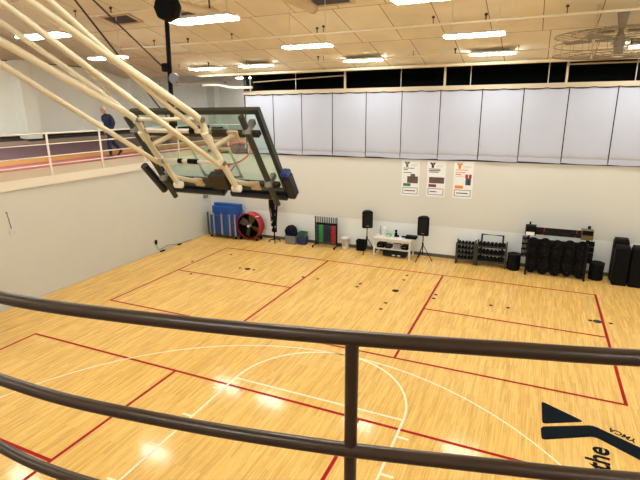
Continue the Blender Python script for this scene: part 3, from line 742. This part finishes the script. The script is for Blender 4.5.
# bins near the wall
def crate(name, x, y, w, d, h, m_, label, cat='bin', z=0, parent_mat=None):
    t = thing(name, (x, y, z), label, cat)
    mb = MB(); tp = .02
    P_ = [(x-w/2+tp, y-d/2+tp), (x+w/2-tp, y-d/2+tp), (x+w/2-tp, y+d/2-tp), (x-w/2+tp, y+d/2-tp)]
    Q_ = [(x-w/2, y-d/2), (x+w/2, y-d/2), (x+w/2, y+d/2), (x-w/2, y+d/2)]
    I_ = [(x-w/2+.02, y-d/2+.02), (x+w/2-.02, y-d/2+.02), (x+w/2-.02, y+d/2-.02), (x-w/2+.02, y+d/2-.02)]
    mb.add([(a, b, z) for a, b in P_]+[(a, b, z+h) for a, b in Q_]+[(a, b, z+h) for a, b in I_]+[(a, b, z+.03) for a, b in I_],
           [(3,2,1,0)]+[(i, (i+1) % 4, 4+(i+1) % 4, 4+i) for i in range(4)]+[(4+i, 4+(i+1) % 4, 8+(i+1) % 4, 8+i) for i in range(4)]+[(8+i, 8+(i+1) % 4, 12+(i+1) % 4, 12+i) for i in range(4)]+[(12,13,14,15)])
    mb.build('body', m_, t)
    mb = MB()
    for a, b in zip(Q_, Q_[1:]+Q_[:1]): mb.tube([(*a, z+h), (*b, z+h)], .014, 6)
    mb.build('lip', m_, t); return t
crate('storage_bin', -9.18, 17.45, .50, .40, .36, 'greybin', 'grey storage bin on the floor holding a navy bag')
mb = MB()
def blob(mb, c, r, n=10, seed=0, mi=0):
    rn = random.Random(seed); vs = []; fs = []; K = 7
    for i in range(K+1):
        ph = math.pi*i/K
        for j in range(n):
            t = 2*math.pi*j/n; k = 1+.10*math.sin(3*t+seed)+rn.uniform(-.05, .05) if 0 < i < K else 1
            vs.append((c[0]+r[0]*math.sin(ph)*math.cos(t)*k, c[1]+r[1]*math.sin(ph)*math.sin(t)*k, c[2]+r[2]*math.cos(ph)))
    for i in range(K):
        for j in range(n): j2 = (j+1) % n; fs.append((i*n+j, (i+1)*n+j, (i+1)*n+j2, i*n+j2))
    mb.add(vs, fs, mi, True); return mb
nb = thing('duffel_bag', (-9.18, 17.45, .2), 'navy bag bulging out of the grey storage bin', 'bag')
blob(MB(), (-9.18, 17.44, .50), (.30, .19, .31), 14, 4).build('body', 'navy', nb)
blob(MB(), (-9.12, 17.38, .66), (.12, .12, .18), 12, 2).build('flap', 'charcoal', nb)
crate('storage_bin', -8.70, 17.52, .36, .34, .30, 'blueb', 'deep blue bin on the floor under the green one')
crate('storage_bin', -8.71, 17.54, .34, .30, .20, 'greenb', 'dark green bin stacked on the deep blue bin', z=.315)
# hand weight rack
rk = thing('weight_tree_rack', (-7.62, 17.5, 0), 'black upright rack with coloured hand weights in columns', 'rack')
for s in (-.48, .48):
    x = -7.62+s
    MB().tube([(x, 17.5, .06), (x, 17.5, 1.28)], .026, 8).build('upright', 'rackdark', rk)
    MB().tube([(x, 17.18, .08), (x, 17.78, .08)], .024, 8).build('foot', 'rackdark', rk)
    for y in (17.2, 17.76): MB().lathe([(.01, -.02), (.045, -.02), (.045, .02), (.01, .02)], (x, y, .045), 10, 0, 'x').build('caster', 'black', rk)
MB().box((-8.08, 17.53, .22), (-7.16, 17.545, 1.0)).build('back_panel', 'dark', rk)
for z in (.22, 1.0): MB().tube([(-8.1, 17.5, z), (-7.14, 17.5, z)], .02, 8).build('cross_bar', 'rackdark', rk)
for i in range(11):
    x = -8.02+i*.08; MB().box((x-.014, 17.49, .2), (x+.014, 17.52, 1.27)).build('slat', 'rackdark', rk)
def hand_weight(m_, label, group):
    r = local('hand_weight', label, 'hand weight', group)
    MB().lathe([(.0, -.09), (.028, -.085), (.036, -.06), (.028, -.035), (.015, -.03), (.015, .03), (.028, .035), (.036, .06), (.028, .085), (0, .09)], (0, 0, 0), 10, 0, 'y').build('body', m_, r); return r
colm = [('wnavy', 'navy'), ('wgreen', 'green'), ('wnavy', 'navy'), ('wnavy', 'navy'), ('wred', 'red')]
for ci, (m_, nm) in enumerate(colm):
    pos = ('first', 'second', 'third', 'fourth', 'fifth')[ci]
    base = hand_weight(m_, 'small %s hand weight in the %s column of the upright rack' % (nm, pos), '%s hand weights, %s column' % (nm, pos))
    first = True
    for row in range(8):
        for sx in (-.04, .045):
            o = base if first else copy_tree(base); first = False
            put(o, (-7.99+ci*.185+sx + (.005 if row % 2 else -.005), 17.41, .26+row*.092))
# bucket
bk = thing('bucket', (-6.80, 17.60, 0), 'white plastic bucket with lid against the wall', 'bucket')
MB().lathe([(.13, 0), (.155, .40), (.165, .40), (.165, .43)], (-6.80, 17.60, 0), 18).build('body', 'white_p', bk)
MB().lathe([(.175, .43), (.18, .47), (.17, .49), (.0, .49)], (-6.80, 17.60, 0), 18).build('lid', 'white_p', bk)
MB().box((-6.85, 17.435, .12), (-6.74, 17.455, .3)).build('bucket_label', 'greypap', bk)
crate('waste_bin', -6.12, 17.60, .36, .28, .42, 'black', 'small black open bin left of the left loudspeaker')
# loudspeakers on stands
def speaker(x, y, rz, zc, label1, label2, h=.62):
    t = local('speaker_stand', label1, 'stand')
    MB().tube([(0, 0, .25), (0, 0, zc-h/2)], .02, 8).build('pole', 'black', t)
    for a in (90, 210, 330):
        c_, s_ = math.cos(math.radians(a+30)), math.sin(math.radians(a+30))
        lg_ = MB().tube([(0, 0, .62), (.36*c_, .36*s_, .02)], .014, 6).build('leg', 'black', t)
        MB().tube([(.355*c_, .355*s_, .03), (.375*c_, .375*s_, .0)], .02, 6).build('rubber_foot', 'black', lg_)
        MB().tube([(0, 0, .28), (.20*c_, .20*s_, .29)], .009, 5).build('brace', 'black', t)
    MB().lathe([(.035, .58), (.035, .68)], (0, 0, 0), 10).build('collar', 'charcoal', t)
    put(t, (x, y, 0), rz)
    s = local('loudspeaker', label2, 'loudspeaker')
    prof = rounded([(-.19, -.14), (.19, -.14), (.215, -.08), (.11, .18), (-.11, .18), (-.215, -.08)], .04)
    MB().prism(prof, -h/2, h/2).prism([(px*.86, py*.86) for px, py in prof], h/2, h/2+.025).prism([(px*.86, py*.86) for px, py in prof], -h/2-.02, -h/2).build('cabinet', 'black', s)
    MB().rbox((-.155, -.158, -h/2+.04), (.155, -.14, h/2-.04), .012).build('grille', 'charcoal', s)
    MB().box((-.05, -.162, -h/2+.07), (.05, -.158, -h/2+.085)).build('badge', 'silver', s)
    put(s, (x, y, zc), rz)
speaker(-5.80, 17.35, .45, 1.36, 'black tripod stand left of the white table', 'black loudspeaker on the tripod left of the white table')
speaker(-3.56, 17.2, .05, 1.33, 'black tripod stand right of the white table', 'black loudspeaker on the tripod right of the white table', .66)
# white table
tx0, tx1, ty0, ty1 = -5.42, -3.98, 16.98, 17.66
tb = thing('table', (-4.7, 17.3, 0), 'white two level table against the back wall', 'table')
MB().rbox((tx0-.03, ty0-.03, .72), (tx1+.03, ty1, .765), .01).build('table_top', 'tablew', tb)
MB().rbox((tx0+.02, ty0+.03, .32), (tx1-.02, ty1-.03, .35), .006).build('shelf', 'tablew', tb)
for x in (tx0, tx1-.055):
    for y in (ty0, ty1-.07): MB().box((x, y, 0), (x+.055, y+.055, .72)).build('leg', 'tablew', tb)
MB().box((tx0+.055, ty0+.012, .64), (tx1-.055, ty0+.035, .72)).build('apron', 'tablew', tb)
MB().box((tx1-.03, ty0+.055, .36), (tx1-.015, ty1-.07, .72)).build('side_panel', 'tablew', tb)
def item(name, a, b, m_, label, cat, r=.01, extra=None):
    t = thing(name, ((a[0]+b[0])/2, (a[1]+b[1])/2, a[2]), label, cat)
    MB().rbox(a, b, r).build('body', m_, t)
    if extra: extra(t)
    return t
T = .765
def bottle(x, y, z, r, h, m_, cap, label):
    t = thing('bottle', (x, y, z), label, 'bottle')
    MB().lathe([(r, 0), (r, h*.65), (r*.45, h*.82), (r*.4, h*.9)], (x, y, z), 12).build('body', m_, t)
    MB().lathe([(r*.5, h*.88), (r*.5, h)], (x, y, z), 10).build('cap', cap, t)
bottle(-5.28, 17.45, T, .035, .36, 'greypap', 'ink', 'grey spray bottle at the left end of the white table')
item('roll', (-5.18, 17.40, T), (-5.08, 17.5, T+.34), 'paper', 'white paper roll standing on the table', 'paper roll', .03, lambda t: MB().lathe([(.02, .34), (.02, .345)], (-5.13, 17.45, T), 8).build('core', 'creamd', t))
item('box', (-5.02, 17.3, T), (-4.82, 17.48, T+.09), 'limeg', 'lime green box on the white table', 'box', .01, lambda t: MB().box((-4.99, 17.295, T+.03), (-4.85, 17.3, T+.06)).build('box_label', 'paper', t))
def cam(t): MB().lathe([(.02, 0), (.06, .02), (.06, .13), (.03, .18), (.055, .22), (.04, .27), (0, .28)], (-4.64, 17.38, T), 12).build('head', 'black', t); MB().rbox((-4.60, 17.34, T), (-4.52, 17.42, T+.07), .01).build('side_unit', 'charcoal', t)
item('desk_device', (-4.71, 17.32, T), (-4.57, 17.44, T+.05), 'black', 'small black round headed device on the table', 'device', .02, cam)
item('papers', (-4.75, 17.0, T), (-4.35, 17.22, T+.008), 'paper', 'white sheets of paper lying on the table', 'paper', .002, lambda t: MB().box((-4.7, 17.04, T+.008), (-4.45, 17.16, T+.012)).build('sheet', 'tablew', t))
item('cable_box', (-4.42, 17.35, T), (-4.22, 17.45, T+.05), 'black', 'flat black box left of the mixer on the table', 'device', .01, lambda t: MB().box((-4.38, 17.345, T+.02), (-4.30, 17.35, T+.03)).build('panel', 'charcoal', t))
def knobs(t):
    for i in range(7):
        for j in range(3): MB().lathe([(.012, .10), (.010, .125), (0, .127)], (-4.20+i*.055, 17.26+j*.08, T), 6).build('knob', 'charcoal', t)
item('audio_mixer', (-4.25, 17.22, T), (-3.82+.0, 17.48, T+.10), 'black', 'black audio mixer at the right end of the table', 'mixer', .015, knobs)
for i, (a, b, m_, lab, cat) in enumerate(((( -5.32, 17.1, .35), (-5.02, 17.5, .52), 'black', 'black case on the lower shelf, left end', 'case'), ((-4.98, 17.1, .35), (-4.74, 17.4, .47), 'charcoal', 'dark case on the lower shelf, second from left', 'case'), ((-4.68, 17.12, .35), (-4.40, 17.4, .56), 'greypap', 'grey patterned box on the lower shelf', 'box'), ((-4.36, 17.12, .35), (-4.10, 17.45, .50), 'black', 'black bag on the lower shelf, right end', 'bag'))):
    def lid(t, a=a, b=b): MB().tube([(a[0]+.06, a[1]-.006, a[2]+.10), ((a[0]+b[0])/2, a[1]-.02, a[2]+.10), (b[0]-.06, a[1]-.006, a[2]+.10)], .006, 5).build('handle', 'steel', t)
    item('storage_case', a, b, m_, lab, cat, .015, lid)
item('floor_case', (-5.1, 17.2, 0), (-4.2, 17.55, .22), 'dark', 'dark case on the floor under the white table', 'case', .02, lambda t: MB().rbox((-4.72, 17.17, .05), (-4.60, 17.2, .09), .005).build('latch', 'white_p', t) and MB().rbox((-4.52, 17.17, .05), (-4.40, 17.2, .09), .005).build('latch', 'white_p', t))

# ------------------------------------------------------------------ dumbbells and racks
def dumbbell(r, l, hex_=6):
    d = local('dumbbell', '', 'dumbbell')
    for s in (-1, 1): MB().lathe([(r*.8, s*l*.5), (r, s*l*.42), (r, s*l*.24), (r*.8, s*l*.16)][::s], (0, 0, 0), hex_, 0, 'y', False).build('head', 'blackr', d)
    MB().tube([(0, -l*.2, 0), (0, l*.2, 0)], r*.32, 8).build('handle', 'silver', d)
    return d
def db_rack(name, x0, x1, y0, y1, levels, posts_h, m_, label, tilt=.25):
    t = thing(name, ((x0+x1)/2, (y0+y1)/2, 0), label, 'rack')
    for x in (x0, x1):
        MB().box((x-.025, y0, 0), (x+.025, y0+.05, posts_h*.93)).build('front_upright', m_, t)
        MB().box((x-.025, y1-.05, 0), (x+.025, y1, posts_h)).build('rear_upright', m_, t)
        MB().box((x-.025, y0+.05, .02), (x+.025, y1-.05, .06)).build('foot', m_, t)
        MB().box((x-.02, y0+.05, levels[-1]-.06), (x+.02, y1-.05, levels[-1]-.03)).build('side_bar', m_, t)
    for z in levels:
        mb = MB().box((x0+.025, y0+.02, z-.03), (x1-.025, y0+.06, z)).box((x0+.025, y1-.07, z-.03), (x1-.025, y1-.03, z+.015)).box((x0+.025, y0+.06, z-.03), (x1-.025, y1-.07, z-.022))
        mb.build('shelf', m_, t)
    return t
db_rack('dumbbell_rack', -2.35, -1.72, 17.30, 17.66, (.20, .38, .56, .74), .86, 'rackgrey', 'grey four tier dumbbell rack, the smaller left one')
n = 0
small = dumbbell(.052, .20)
for li, z in enumerate((.20, .38, .56, .74)):
    for i in range(5):
        d = small if n == 0 else copy_tree(small); n += 1
        put(d, (-2.27+i*.117, 17.48, z+.054), rot=(-.05, 0, random.uniform(-.04, .04)))
        tag(d, 'small black dumbbell on the %s tier of the small rack, %s from left' % (('bottom', 'second', 'third', 'top')[li], words[i]), 'dumbbell', 'dumbbells on the small rack')
t = db_rack('dumbbell_rack', -1.64, -.66, 17.28, 17.68, (.22, .47, .75), .90, 'rackgrey', 'wide three tier dumbbell rack with a handle bar on top')
MB().tube([(-1.52, 17.62, .2), (-1.52, 17.62, 1.12), (-.80, 17.62, 1.12), (-.80, 17.62, .2)], .036, 8).build('handle_frame', 'rackdark', t)
big = dumbbell(.068, .26); n = 0
for li, z in enumerate((.22, .47, .75)):
    for i in range(7):
        d = big if n == 0 else copy_tree(big); n += 1
        put(d, (-1.55+i*.133, 17.47, z+.07), rot=(-.05, 0, random.uniform(-.04, .04)))
        tag(d, 'black dumbbell on the %s tier of the wide rack, %s from left' % (('bottom', 'middle', 'top')[li], words[i]), 'dumbbell', 'dumbbells on the wide rack')
# short black tubs
def tub(x, y, label):
    t = thing('black_tub', (x, y, 0), label, 'tub')
    R_ = .215; prof = [(R_-.02, 0)]
    for k in range(7):
        z = .02+k*.075; prof += [(R_, z), (R_+.008, z+.02), (R_, z+.05), (R_-.008, z+.06)]
    MB().lathe(prof+[(R_-.01, .54)], (x, y, 0), 24).build('body', 'blackr', t)
    MB().lathe([(R_+.012, .53), (R_+.015, .57), (R_-.02, .585), (R_-.04, .56), (0, .555)], (x, y, 0), 24).build('rim', 'charcoal', t)
    mb = MB()
    for k in range(4): mb.rbox((x-.12+k*.06, y-.08, .55), (x-.08+k*.06, y+.08, .575), .005)
    mb.build('lid_ribs', 'black', t)
tub(-.38, 17.42, 'short round black tub beside the wide dumbbell rack')
tub(2.16, 17.38, 'short round black tub right of the plate rack')
# barbell and plate rack
X0, X1 = .02, 1.80
pr = thing('plate_rack', ((X0+X1)/2, 17.3, 0), 'big black rack loaded with weight plates and bars', 'rack')
for x in (X0, X1):
    MB().box((x-.03, 17.02, 0), (x+.03, 17.07, 1.22)).build('upright', 'rackdark', pr)
    MB().box((x-.03, 17.55, 0), (x+.03, 17.60, 1.72)).build('upright', 'rackdark', pr)
    MB().box((x-.03, 16.95, .0), (x+.03, 17.66, .06)).build('foot', 'rackdark', pr)
    MB().box((x-.02, 17.07, .60), (x+.02, 17.55, .65)).build('side_bar', 'rackdark', pr)
MB().box((X0, 17.28, .08), (X1, 17.34, 1.20)).build('back_panel', 'dark', pr)
MB().box((X0+.2, 17.19, 1.40), (X1-.24, 17.21, 1.64)).build('bar_backing', 'dark', pr)
for k, x in enumerate((X0, X1)):
    bxm = MB().rbox((x-.13 if k == 0 else x-.24, 17.0, 1.38), (x+.20 if k == 0 else x+.10, 17.3, 1.70), .01).build('end_box', 'black' if k == 0 else 'brass', pr)
    MB().box((x-.10, 16.996, 1.39), (x+.16, 16.999, 1.50)).build('notice', 'paper', bxm) if k == 0 else MB().box((x-.22, 16.994, 1.54), (x+.08, 16.999, 1.69)).build('upper_face', 'black', bxm)
    MB().box((x-.02 if k == 0 else x-.06, 17.3, 1.2), (x+.03, 17.36, 1.78)).build('post_head', 'rackdark', pr)
for i in range(4):
    z = 1.43+i*.068
    bb = thing('barbell', ((X0+X1)/2, 17.1, z), 'black bar lying across the top of the plate rack, %s' % ('lowest', 'second from bottom', 'third from bottom', 'highest')[i], 'barbell', 'bars on the plate rack')
    MB().tube([(X0+.205, 17.12, z), (X1-.215, 17.12, z)], .024, 8).build('bar', 'charcoal', bb)
    if i in (0, 2, 3):
        for s in (X0+.42, X1-.40): MB().lathe([(.028, -.012), (.028, .012)], (s+i*.012, 17.12, z), 10, 0, 'x').build('collar', 'redp', bb)
def plate(R_, th):
    p = local('weight_plate', '', 'weight plate')
    MB().lathe([(.03, -th/2), (R_*.45, -th/2), (R_*.5, -th*.3), (R_*.85, -th*.3), (R_*.88, -th/2), (R_, -th*.45), (R_, th*.45), (R_*.88, th/2), (R_*.5, th/2), (.03, th/2)], (0, 0, 0), 20, 0, 'y').build('disc', 'blackr', p)
    MB().lathe([(.03, -th/2-.006), (.03, th/2+.006)], (0, 0, 0), 10, 0, 'y').build('hub', 'charcoal', p)
    return p
pb = plate(.182, .045); n = 0
for row in range(5):
    for col in range(5):
        z = .19+row*.225; x = X0+.155+col*.37
        MB().tube([(x, 17.28, z), (x, 17.0, z)], .018, 8).build('peg', 'rackdark', pr)
        for q in range(2):
            o = pb if n == 0 else copy_tree(pb); n += 1
            sc = .96 if (row+col) % 3 else .82
            o.scale = (sc, 1, sc)
            put(o, (x, 17.235-q*.11 - (.054 if row % 2 else 0), z+.01), rot=(random.uniform(-.03, .03), 0, random.uniform(-.05, .05)))
            tag(o, 'black weight plate, %s row up and %s column, %s on its peg' % (words[row], words[col], ('rear', 'front')[q]), 'weight plate', 'plates on the big rack')
ps = plate(.092, .034); n = 0
for side, x in ((-1, X0-.06), (1, X1+.06)):
    for row in range(4):
        z = .62+row*.19
        MB().tube([(X0 if side < 0 else X1, 17.32, z), (x+side*.15, 17.32, z)], .012, 6).build('peg', 'rackdark', pr)
        for q in range(4):
            o = ps if n == 0 else copy_tree(ps); n += 1
            put(o, (x-side*.01+side*(q*.042), 17.32, z), rot=(0, 0, math.pi/2))
            tag(o, 'small black plate on the rack\'s %s side, %s peg up, %s from frame' % ('left' if side < 0 else 'right', words[row], words[q]), 'weight plate', 'side plates on the big rack')
# tall black cases
def tall(x0, x1, y0, y1, h, label, lean=.0):
    t = thing('tall_case', ((x0+x1)/2, (y0+y1)/2, 0), label, 'case')
    MB().rbox((x0, y0, 0), (x1, y1, h-.06), .03).build('body', 'blackr', t)
    MB().rbox((x0+.015, y0+.015, h-.06), (x1-.015, y1-.015, h), .03).build('lid', 'charcoal', t)
    mb = MB(); w = (x1-x0)
    for k in range(5): mb.tube([(x0+.05+k*(w-.1)/4, y0+.05, h+.005), (x0+.05+k*(w-.1)/4, y1-.05, h+.005)], .012, 5)
    mb.build('lid_ribs', 'blackr', t)
    MB().tube([(x0+w*.3, y0-.012, h-.2), (x0+w*.5, y0-.02, h-.2), (x0+w*.7, y0-.012, h-.2)], .01, 5).build('handle', 'black', t)
tall(2.57, 2.99, 16.95, 17.32, 1.28, 'tall black case standing in front, left of the pair')
tall(3.03, 3.62, 16.93, 17.34, 1.30, 'tall black case at the right edge of the photo')
tall(2.56, 2.98, 17.36, 17.72, 1.42, 'taller black case standing behind the left one')

# ------------------------------------------------------------------ things on the left wall
hk = thing('wall_strap', (XL, 8.5, 2.2), 'thin strap with a pale ring hanging on the left wall', 'strap')
MB().tube([(XL+.02, 8.47, 2.78), (XL+.02, 8.52, 2.30)], .009, 6).build('strap', 'rackgrey', hk)
MB().tube([(XL+.02, 8.53+.085*math.cos(i*math.pi/8), 2.20+.085*math.sin(i*math.pi/8)) for i in range(16)], .012, 6, closed=True).build('ring', 'lrail', hk)
MB().lathe([(.02, 0), (.02, .025)], (XL, 8.47, 2.78), 8, 0, 'x').build('nail', 'rackgrey', hk)
pg = thing('wall_plug', (XL, 14.1, .4), 'black plug with cords low on the left wall', 'plug')
MB().rbox((XL+.001, 14.04, .36), (XL+.05, 14.16, .54), .015).build('body', 'black', pg)
MB().tube(spline([(XL+.03, 14.1, .36), (XL+.05, 14.2, .12), (XL+.07, 14.7, .17), (XL+.05, 15.4, .06), (XL+.06, 16.2, .03)], 6), .010, 5).build('cord', 'cable', pg)
MB().rbox((XL+.02, 14.25, .0), (XL+.10, 14.5, .05), .01).rbox((XL+.02, 15.3, .0), (XL+.10, 15.5, .05), .01).build('adapter', 'black', pg)
ol = thing('wall_outlet', (XL, 13.36, .85), 'small cream outlet plate on the left wall', 'outlet')
MB().rbox((XL, 13.32, .79), (XL+.012, 13.40, .91), .004).build('plate', 'fascia', ol)
MB().box((XL+.012, 13.345, .82), (XL+.015, 13.375, .88)).build('socket', 'curb', ol)
gb = thing('wall_box', (XL, 17.45, 1.75), 'small grey box near the far corner of the left wall', 'box')
MB().rbox((XL, 17.30, 1.68), (XL+.10, 17.55, 1.84), .015).build('body', 'greybin', gb)
MB().box((XL+.10, 17.34, 1.71), (XL+.104, 17.46, 1.81)).build('panel', 'steel', gb)

# ------------------------------------------------------------------ person on the raised track
def skin_mesh(name, joints, edges, m_, parent, sub=2):
    me = bpy.data.meshes.new(name)
    me.from_pydata([j[:3] for j in joints], edges, [])
    o = bpy.data.objects.new(name, me); C.objects.link(o)
    md = o.modifiers.new('skin', 'SKIN'); md.use_smooth_shade = True
    sv = me.skin_vertices[0].data
    for i, j in enumerate(joints):
        r = j[3]; sv[i].radius = r if isinstance(r, tuple) else (r, r)
    sv[0].use_root = True
    s2 = o.modifiers.new('sub', 'SUBSURF'); s2.levels = sub; s2.render_levels = sub
    dg = bpy.context.evaluated_depsgraph_get(); m2 = bpy.data.meshes.new_from_object(o.evaluated_get(dg))
    bpy.data.objects.remove(o)
    m2.materials.clear(); m2.materials.append(M[m_])
    for p in m2.polygons: p.use_smooth = True
    ob = bpy.data.objects.new(name, m2); C.objects.link(ob); ob.parent = parent; ob['_o'] = (0, 0, 0)
    return ob
# local frame: +x = walking direction, z up
pe = local('person', 'bald grey haired person in navy top and jeans walking on the raised track', 'person')
zh = .90
body = [(0, 0, .95, .13), (.01, 0, 1.08, .14), (.02, 0, 1.25, .18), (.05, 0, 1.40, .155), (.085, 0, 1.49, .065), (.13, 0, 1.56, .05),   # 0-5 pelvis..neck
        (.05, .18, 1.42, .075), (-.01, .24, 1.20, .062), (.06, .20, .98, .040), (.10, .18, .93, .03),                               # 6-9 left arm
        (.05, -.18, 1.42, .075), (-.06, -.24, 1.19, .062), (.0, -.22, .98, .040), (.04, -.21, .93, .03),                            # 10-13
        (.02, .10, .88, .115), (.20, .10, .50, .083), (.16, .10, .11, .060), (.19, .10, .05, .04),                                     # 14-17 front leg
        (-.02, -.10, .88, .115), (-.18, -.10, .50, .083), (-.50, -.10, .20, .060), (-.48, -.10, .12, .042)]
edges = [(0,1),(1,2),(2,3),(3,4),(4,5),(3,6),(6,7),(7,8),(8,9),(3,10),(10,11),(11,12),(12,13),(0,14),(14,15),(15,16),(16,17),(0,18),(18,19),(19,20),(20,21)]
bo = skin_mesh('body', body, edges, 'jeans', pe)
# clothes colours: jumper above the hips, jeans below, skin at neck and hands (faces of the one body mesh)
bo.data.materials.clear()
for q in ('jeans', 'shirt', 'skin'): bo.data.materials.append(M[q])
for p in bo.data.polygons:
    c = p.center
    p.material_index = 2 if (c.z > 1.515 or (abs(c.y) > .15 and .88 < c.z < .985)) else (1 if c.z > .96 or abs(c.y) > .17 and c.z > .9 else 0)
hd = MB(); vs = []; nn = 16
prof = [(0, -.115), (.045, -.105), (.068, -.07), (.078, -.02), (.082, .03), (.080, .07), (.062, .105), (.03, .122), (0, .126)]
mtH = Matrix.Translation((.165, 0, 1.635)) @ Matrix.Rotation(math.radians(24), 4, 'Y')
for r, h in prof:
    for j in range(nn):
        t_ = 2*math.pi*j/nn; c_ = math.cos(t_); k_ = 1.22 if c_ > 0 and h < .04 else 1.15
        vs.append(mtH @ V((r*c_*k_ + (.012 if h < 0 else -.01), r*math.sin(t_)*.95, h)))
fs = [(i*nn+j, i*nn+(j+1) % nn, (i+1)*nn+(j+1) % nn, (i+1)*nn+j) for i in range(len(prof)-1) for j in range(nn)]
hd.add(vs, fs, 0, True)
hd.tube([mtH @ V((.085, 0, .03)), mtH @ V((.118, 0, -.018)), mtH @ V((.095, 0, -.03))], [.009, .014, .008], 6)
for s in (-1, 1): blob(hd, mtH @ V((.0, s*.078, .0)), (.018, .010, .032), 8, 1)
head = hd.build('head', 'skin', pe)
ft = MB()
for s in (-1, 1): blob(ft, mtH @ V((.088, s*.03, .025)), (.008, .012, .008), 8, 0)
ft.build('eye', 'ink', head)
MB().tube([mtH @ V((.088, -.025, -.062)), mtH @ V((.094, 0, -.060)), mtH @ V((.088, .025, -.062))], .004, 5).build('mouth', 'plum', head)
hm = MB(); vs = []
for r, h in ((.082, -.03), (.088, .02), (.088, .06), (.072, .100), (.04, .122), (0, .134)):
    for j in range(nn):
        a = math.radians(75+210*j/(nn-1)); vs.append(mtH @ V((r*math.cos(a)*1.16-.012, r*math.sin(a)*.98, h)))
hm.add(vs, [(i*nn+j, i*nn+j+1, (i+1)*nn+j+1, (i+1)*nn+j) for i in range(5) for j in range(nn-1)], 0, True)
hm.build('hair', 'hair', pe)
for s, c_, w_ in ((1, (.10, .18, .90), (.10, .18, .95)), (-1, (.04, -.21, .90), (.04, -.21, .95))):
    h_ = MB(); blob(h_, (c_[0]+.005, c_[1], c_[2]-.01), (.026, .016, .045), 8, 2)
    for f in range(4):
        l = (.065, .075, .07, .055)[f]; ox = -.02+f*.014
        p0 = V((c_[0]+ox, c_[1], c_[2]-.045)); h_.tube([p0+V((0, 0, .02)), p0+V((.004, -s*.004, -l*.5)), p0+V((.010, -s*.018, -l))], [.0085, .008, .006], 6)
    h_.tube([V((c_[0]+.02, c_[1], c_[2])), V((c_[0]+.045, c_[1]-s*.006, c_[2]-.03)), V((c_[0]+.05, c_[1]-s*.012, c_[2]-.06))], [.011, .009, .007], 6)
    h_.build('hand', 'skin', pe)
def shoe(p, pitch):
    mt = Matrix.Translation(p) @ Matrix.Rotation(pitch, 4, 'Y')
    mb = MB(); K = [(-.085, .03, .05), (-.06, .042, .085), (0, .042, .08), (.08, .05, .055), (.15, .045, .045), (.19, .02, .03)]
    vs = []
    for x, w, h in K:
        for j in range(8):
            a = math.pi*2*j/8; vs.append(mt @ V((x, w*math.cos(a), max(0, h*.5+h*.55*math.sin(a)))))
    mb.add(vs, [(i*8+j, (i+1)*8+j, (i+1)*8+(j+1) % 8, i*8+(j+1) % 8) for i in range(5) for j in range(8)] + [tuple(range(8)), tuple(range(47, 39, -1))], 0, True)
    mb.build('shoe', 'shoe', pe)
shoe((.17, .10, .0), 0); shoe((-.50, -.10, .09), .52)
pe.scale = (1.0, 1.0, 1.0)
put(pe, (-14.22, 13.08, bz(-14.22)+.006), rot=(0, 0, math.radians(-90)))

# ------------------------------------------------------------------ camera, light, view
f_px, yaw, pitch, roll, H = 478.18, -.424, .2686, -.0097, 5.5499
cy_, sy_ = math.cos(yaw), math.sin(yaw)
F = V((sy_*math.cos(pitch), cy_*math.cos(pitch), -math.sin(pitch))); R0 = V((cy_, -sy_, 0)); U0 = R0.cross(F)
Rv = R0*math.cos(roll)+U0*math.sin(roll); Uv = -R0*math.sin(roll)+U0*math.cos(roll)
cd = bpy.data.cameras.new('camera'); cam_o = bpy.data.objects.new('camera', cd); C.objects.link(cam_o)
cd.sensor_fit = 'HORIZONTAL'; cd.sensor_width = 36; cd.lens = f_px/640*36; cd.clip_start = .05; cd.clip_end = 200
mw = Matrix((Rv, Uv, -F)).transposed().to_4x4(); mw.translation = (0, 0, H); cam_o.matrix_world = mw
sc = bpy.context.scene; sc.camera = cam_o
w = bpy.data.worlds.new('world'); sc.world = w; w.use_nodes = True
w.node_tree.nodes['Background'].inputs['Color'].default_value = (1, .98, .95, 1)
w.node_tree.nodes['Background'].inputs['Strength'].default_value = .4
sc.view_settings.view_transform = 'Standard'; sc.view_settings.look = 'None'
sc.view_settings.gamma = 1; sc.view_settings.use_curve_mapping = False
sc.view_settings.exposure = .63
for o in bpy.data.objects:
    if '_o' in o: del o['_o']
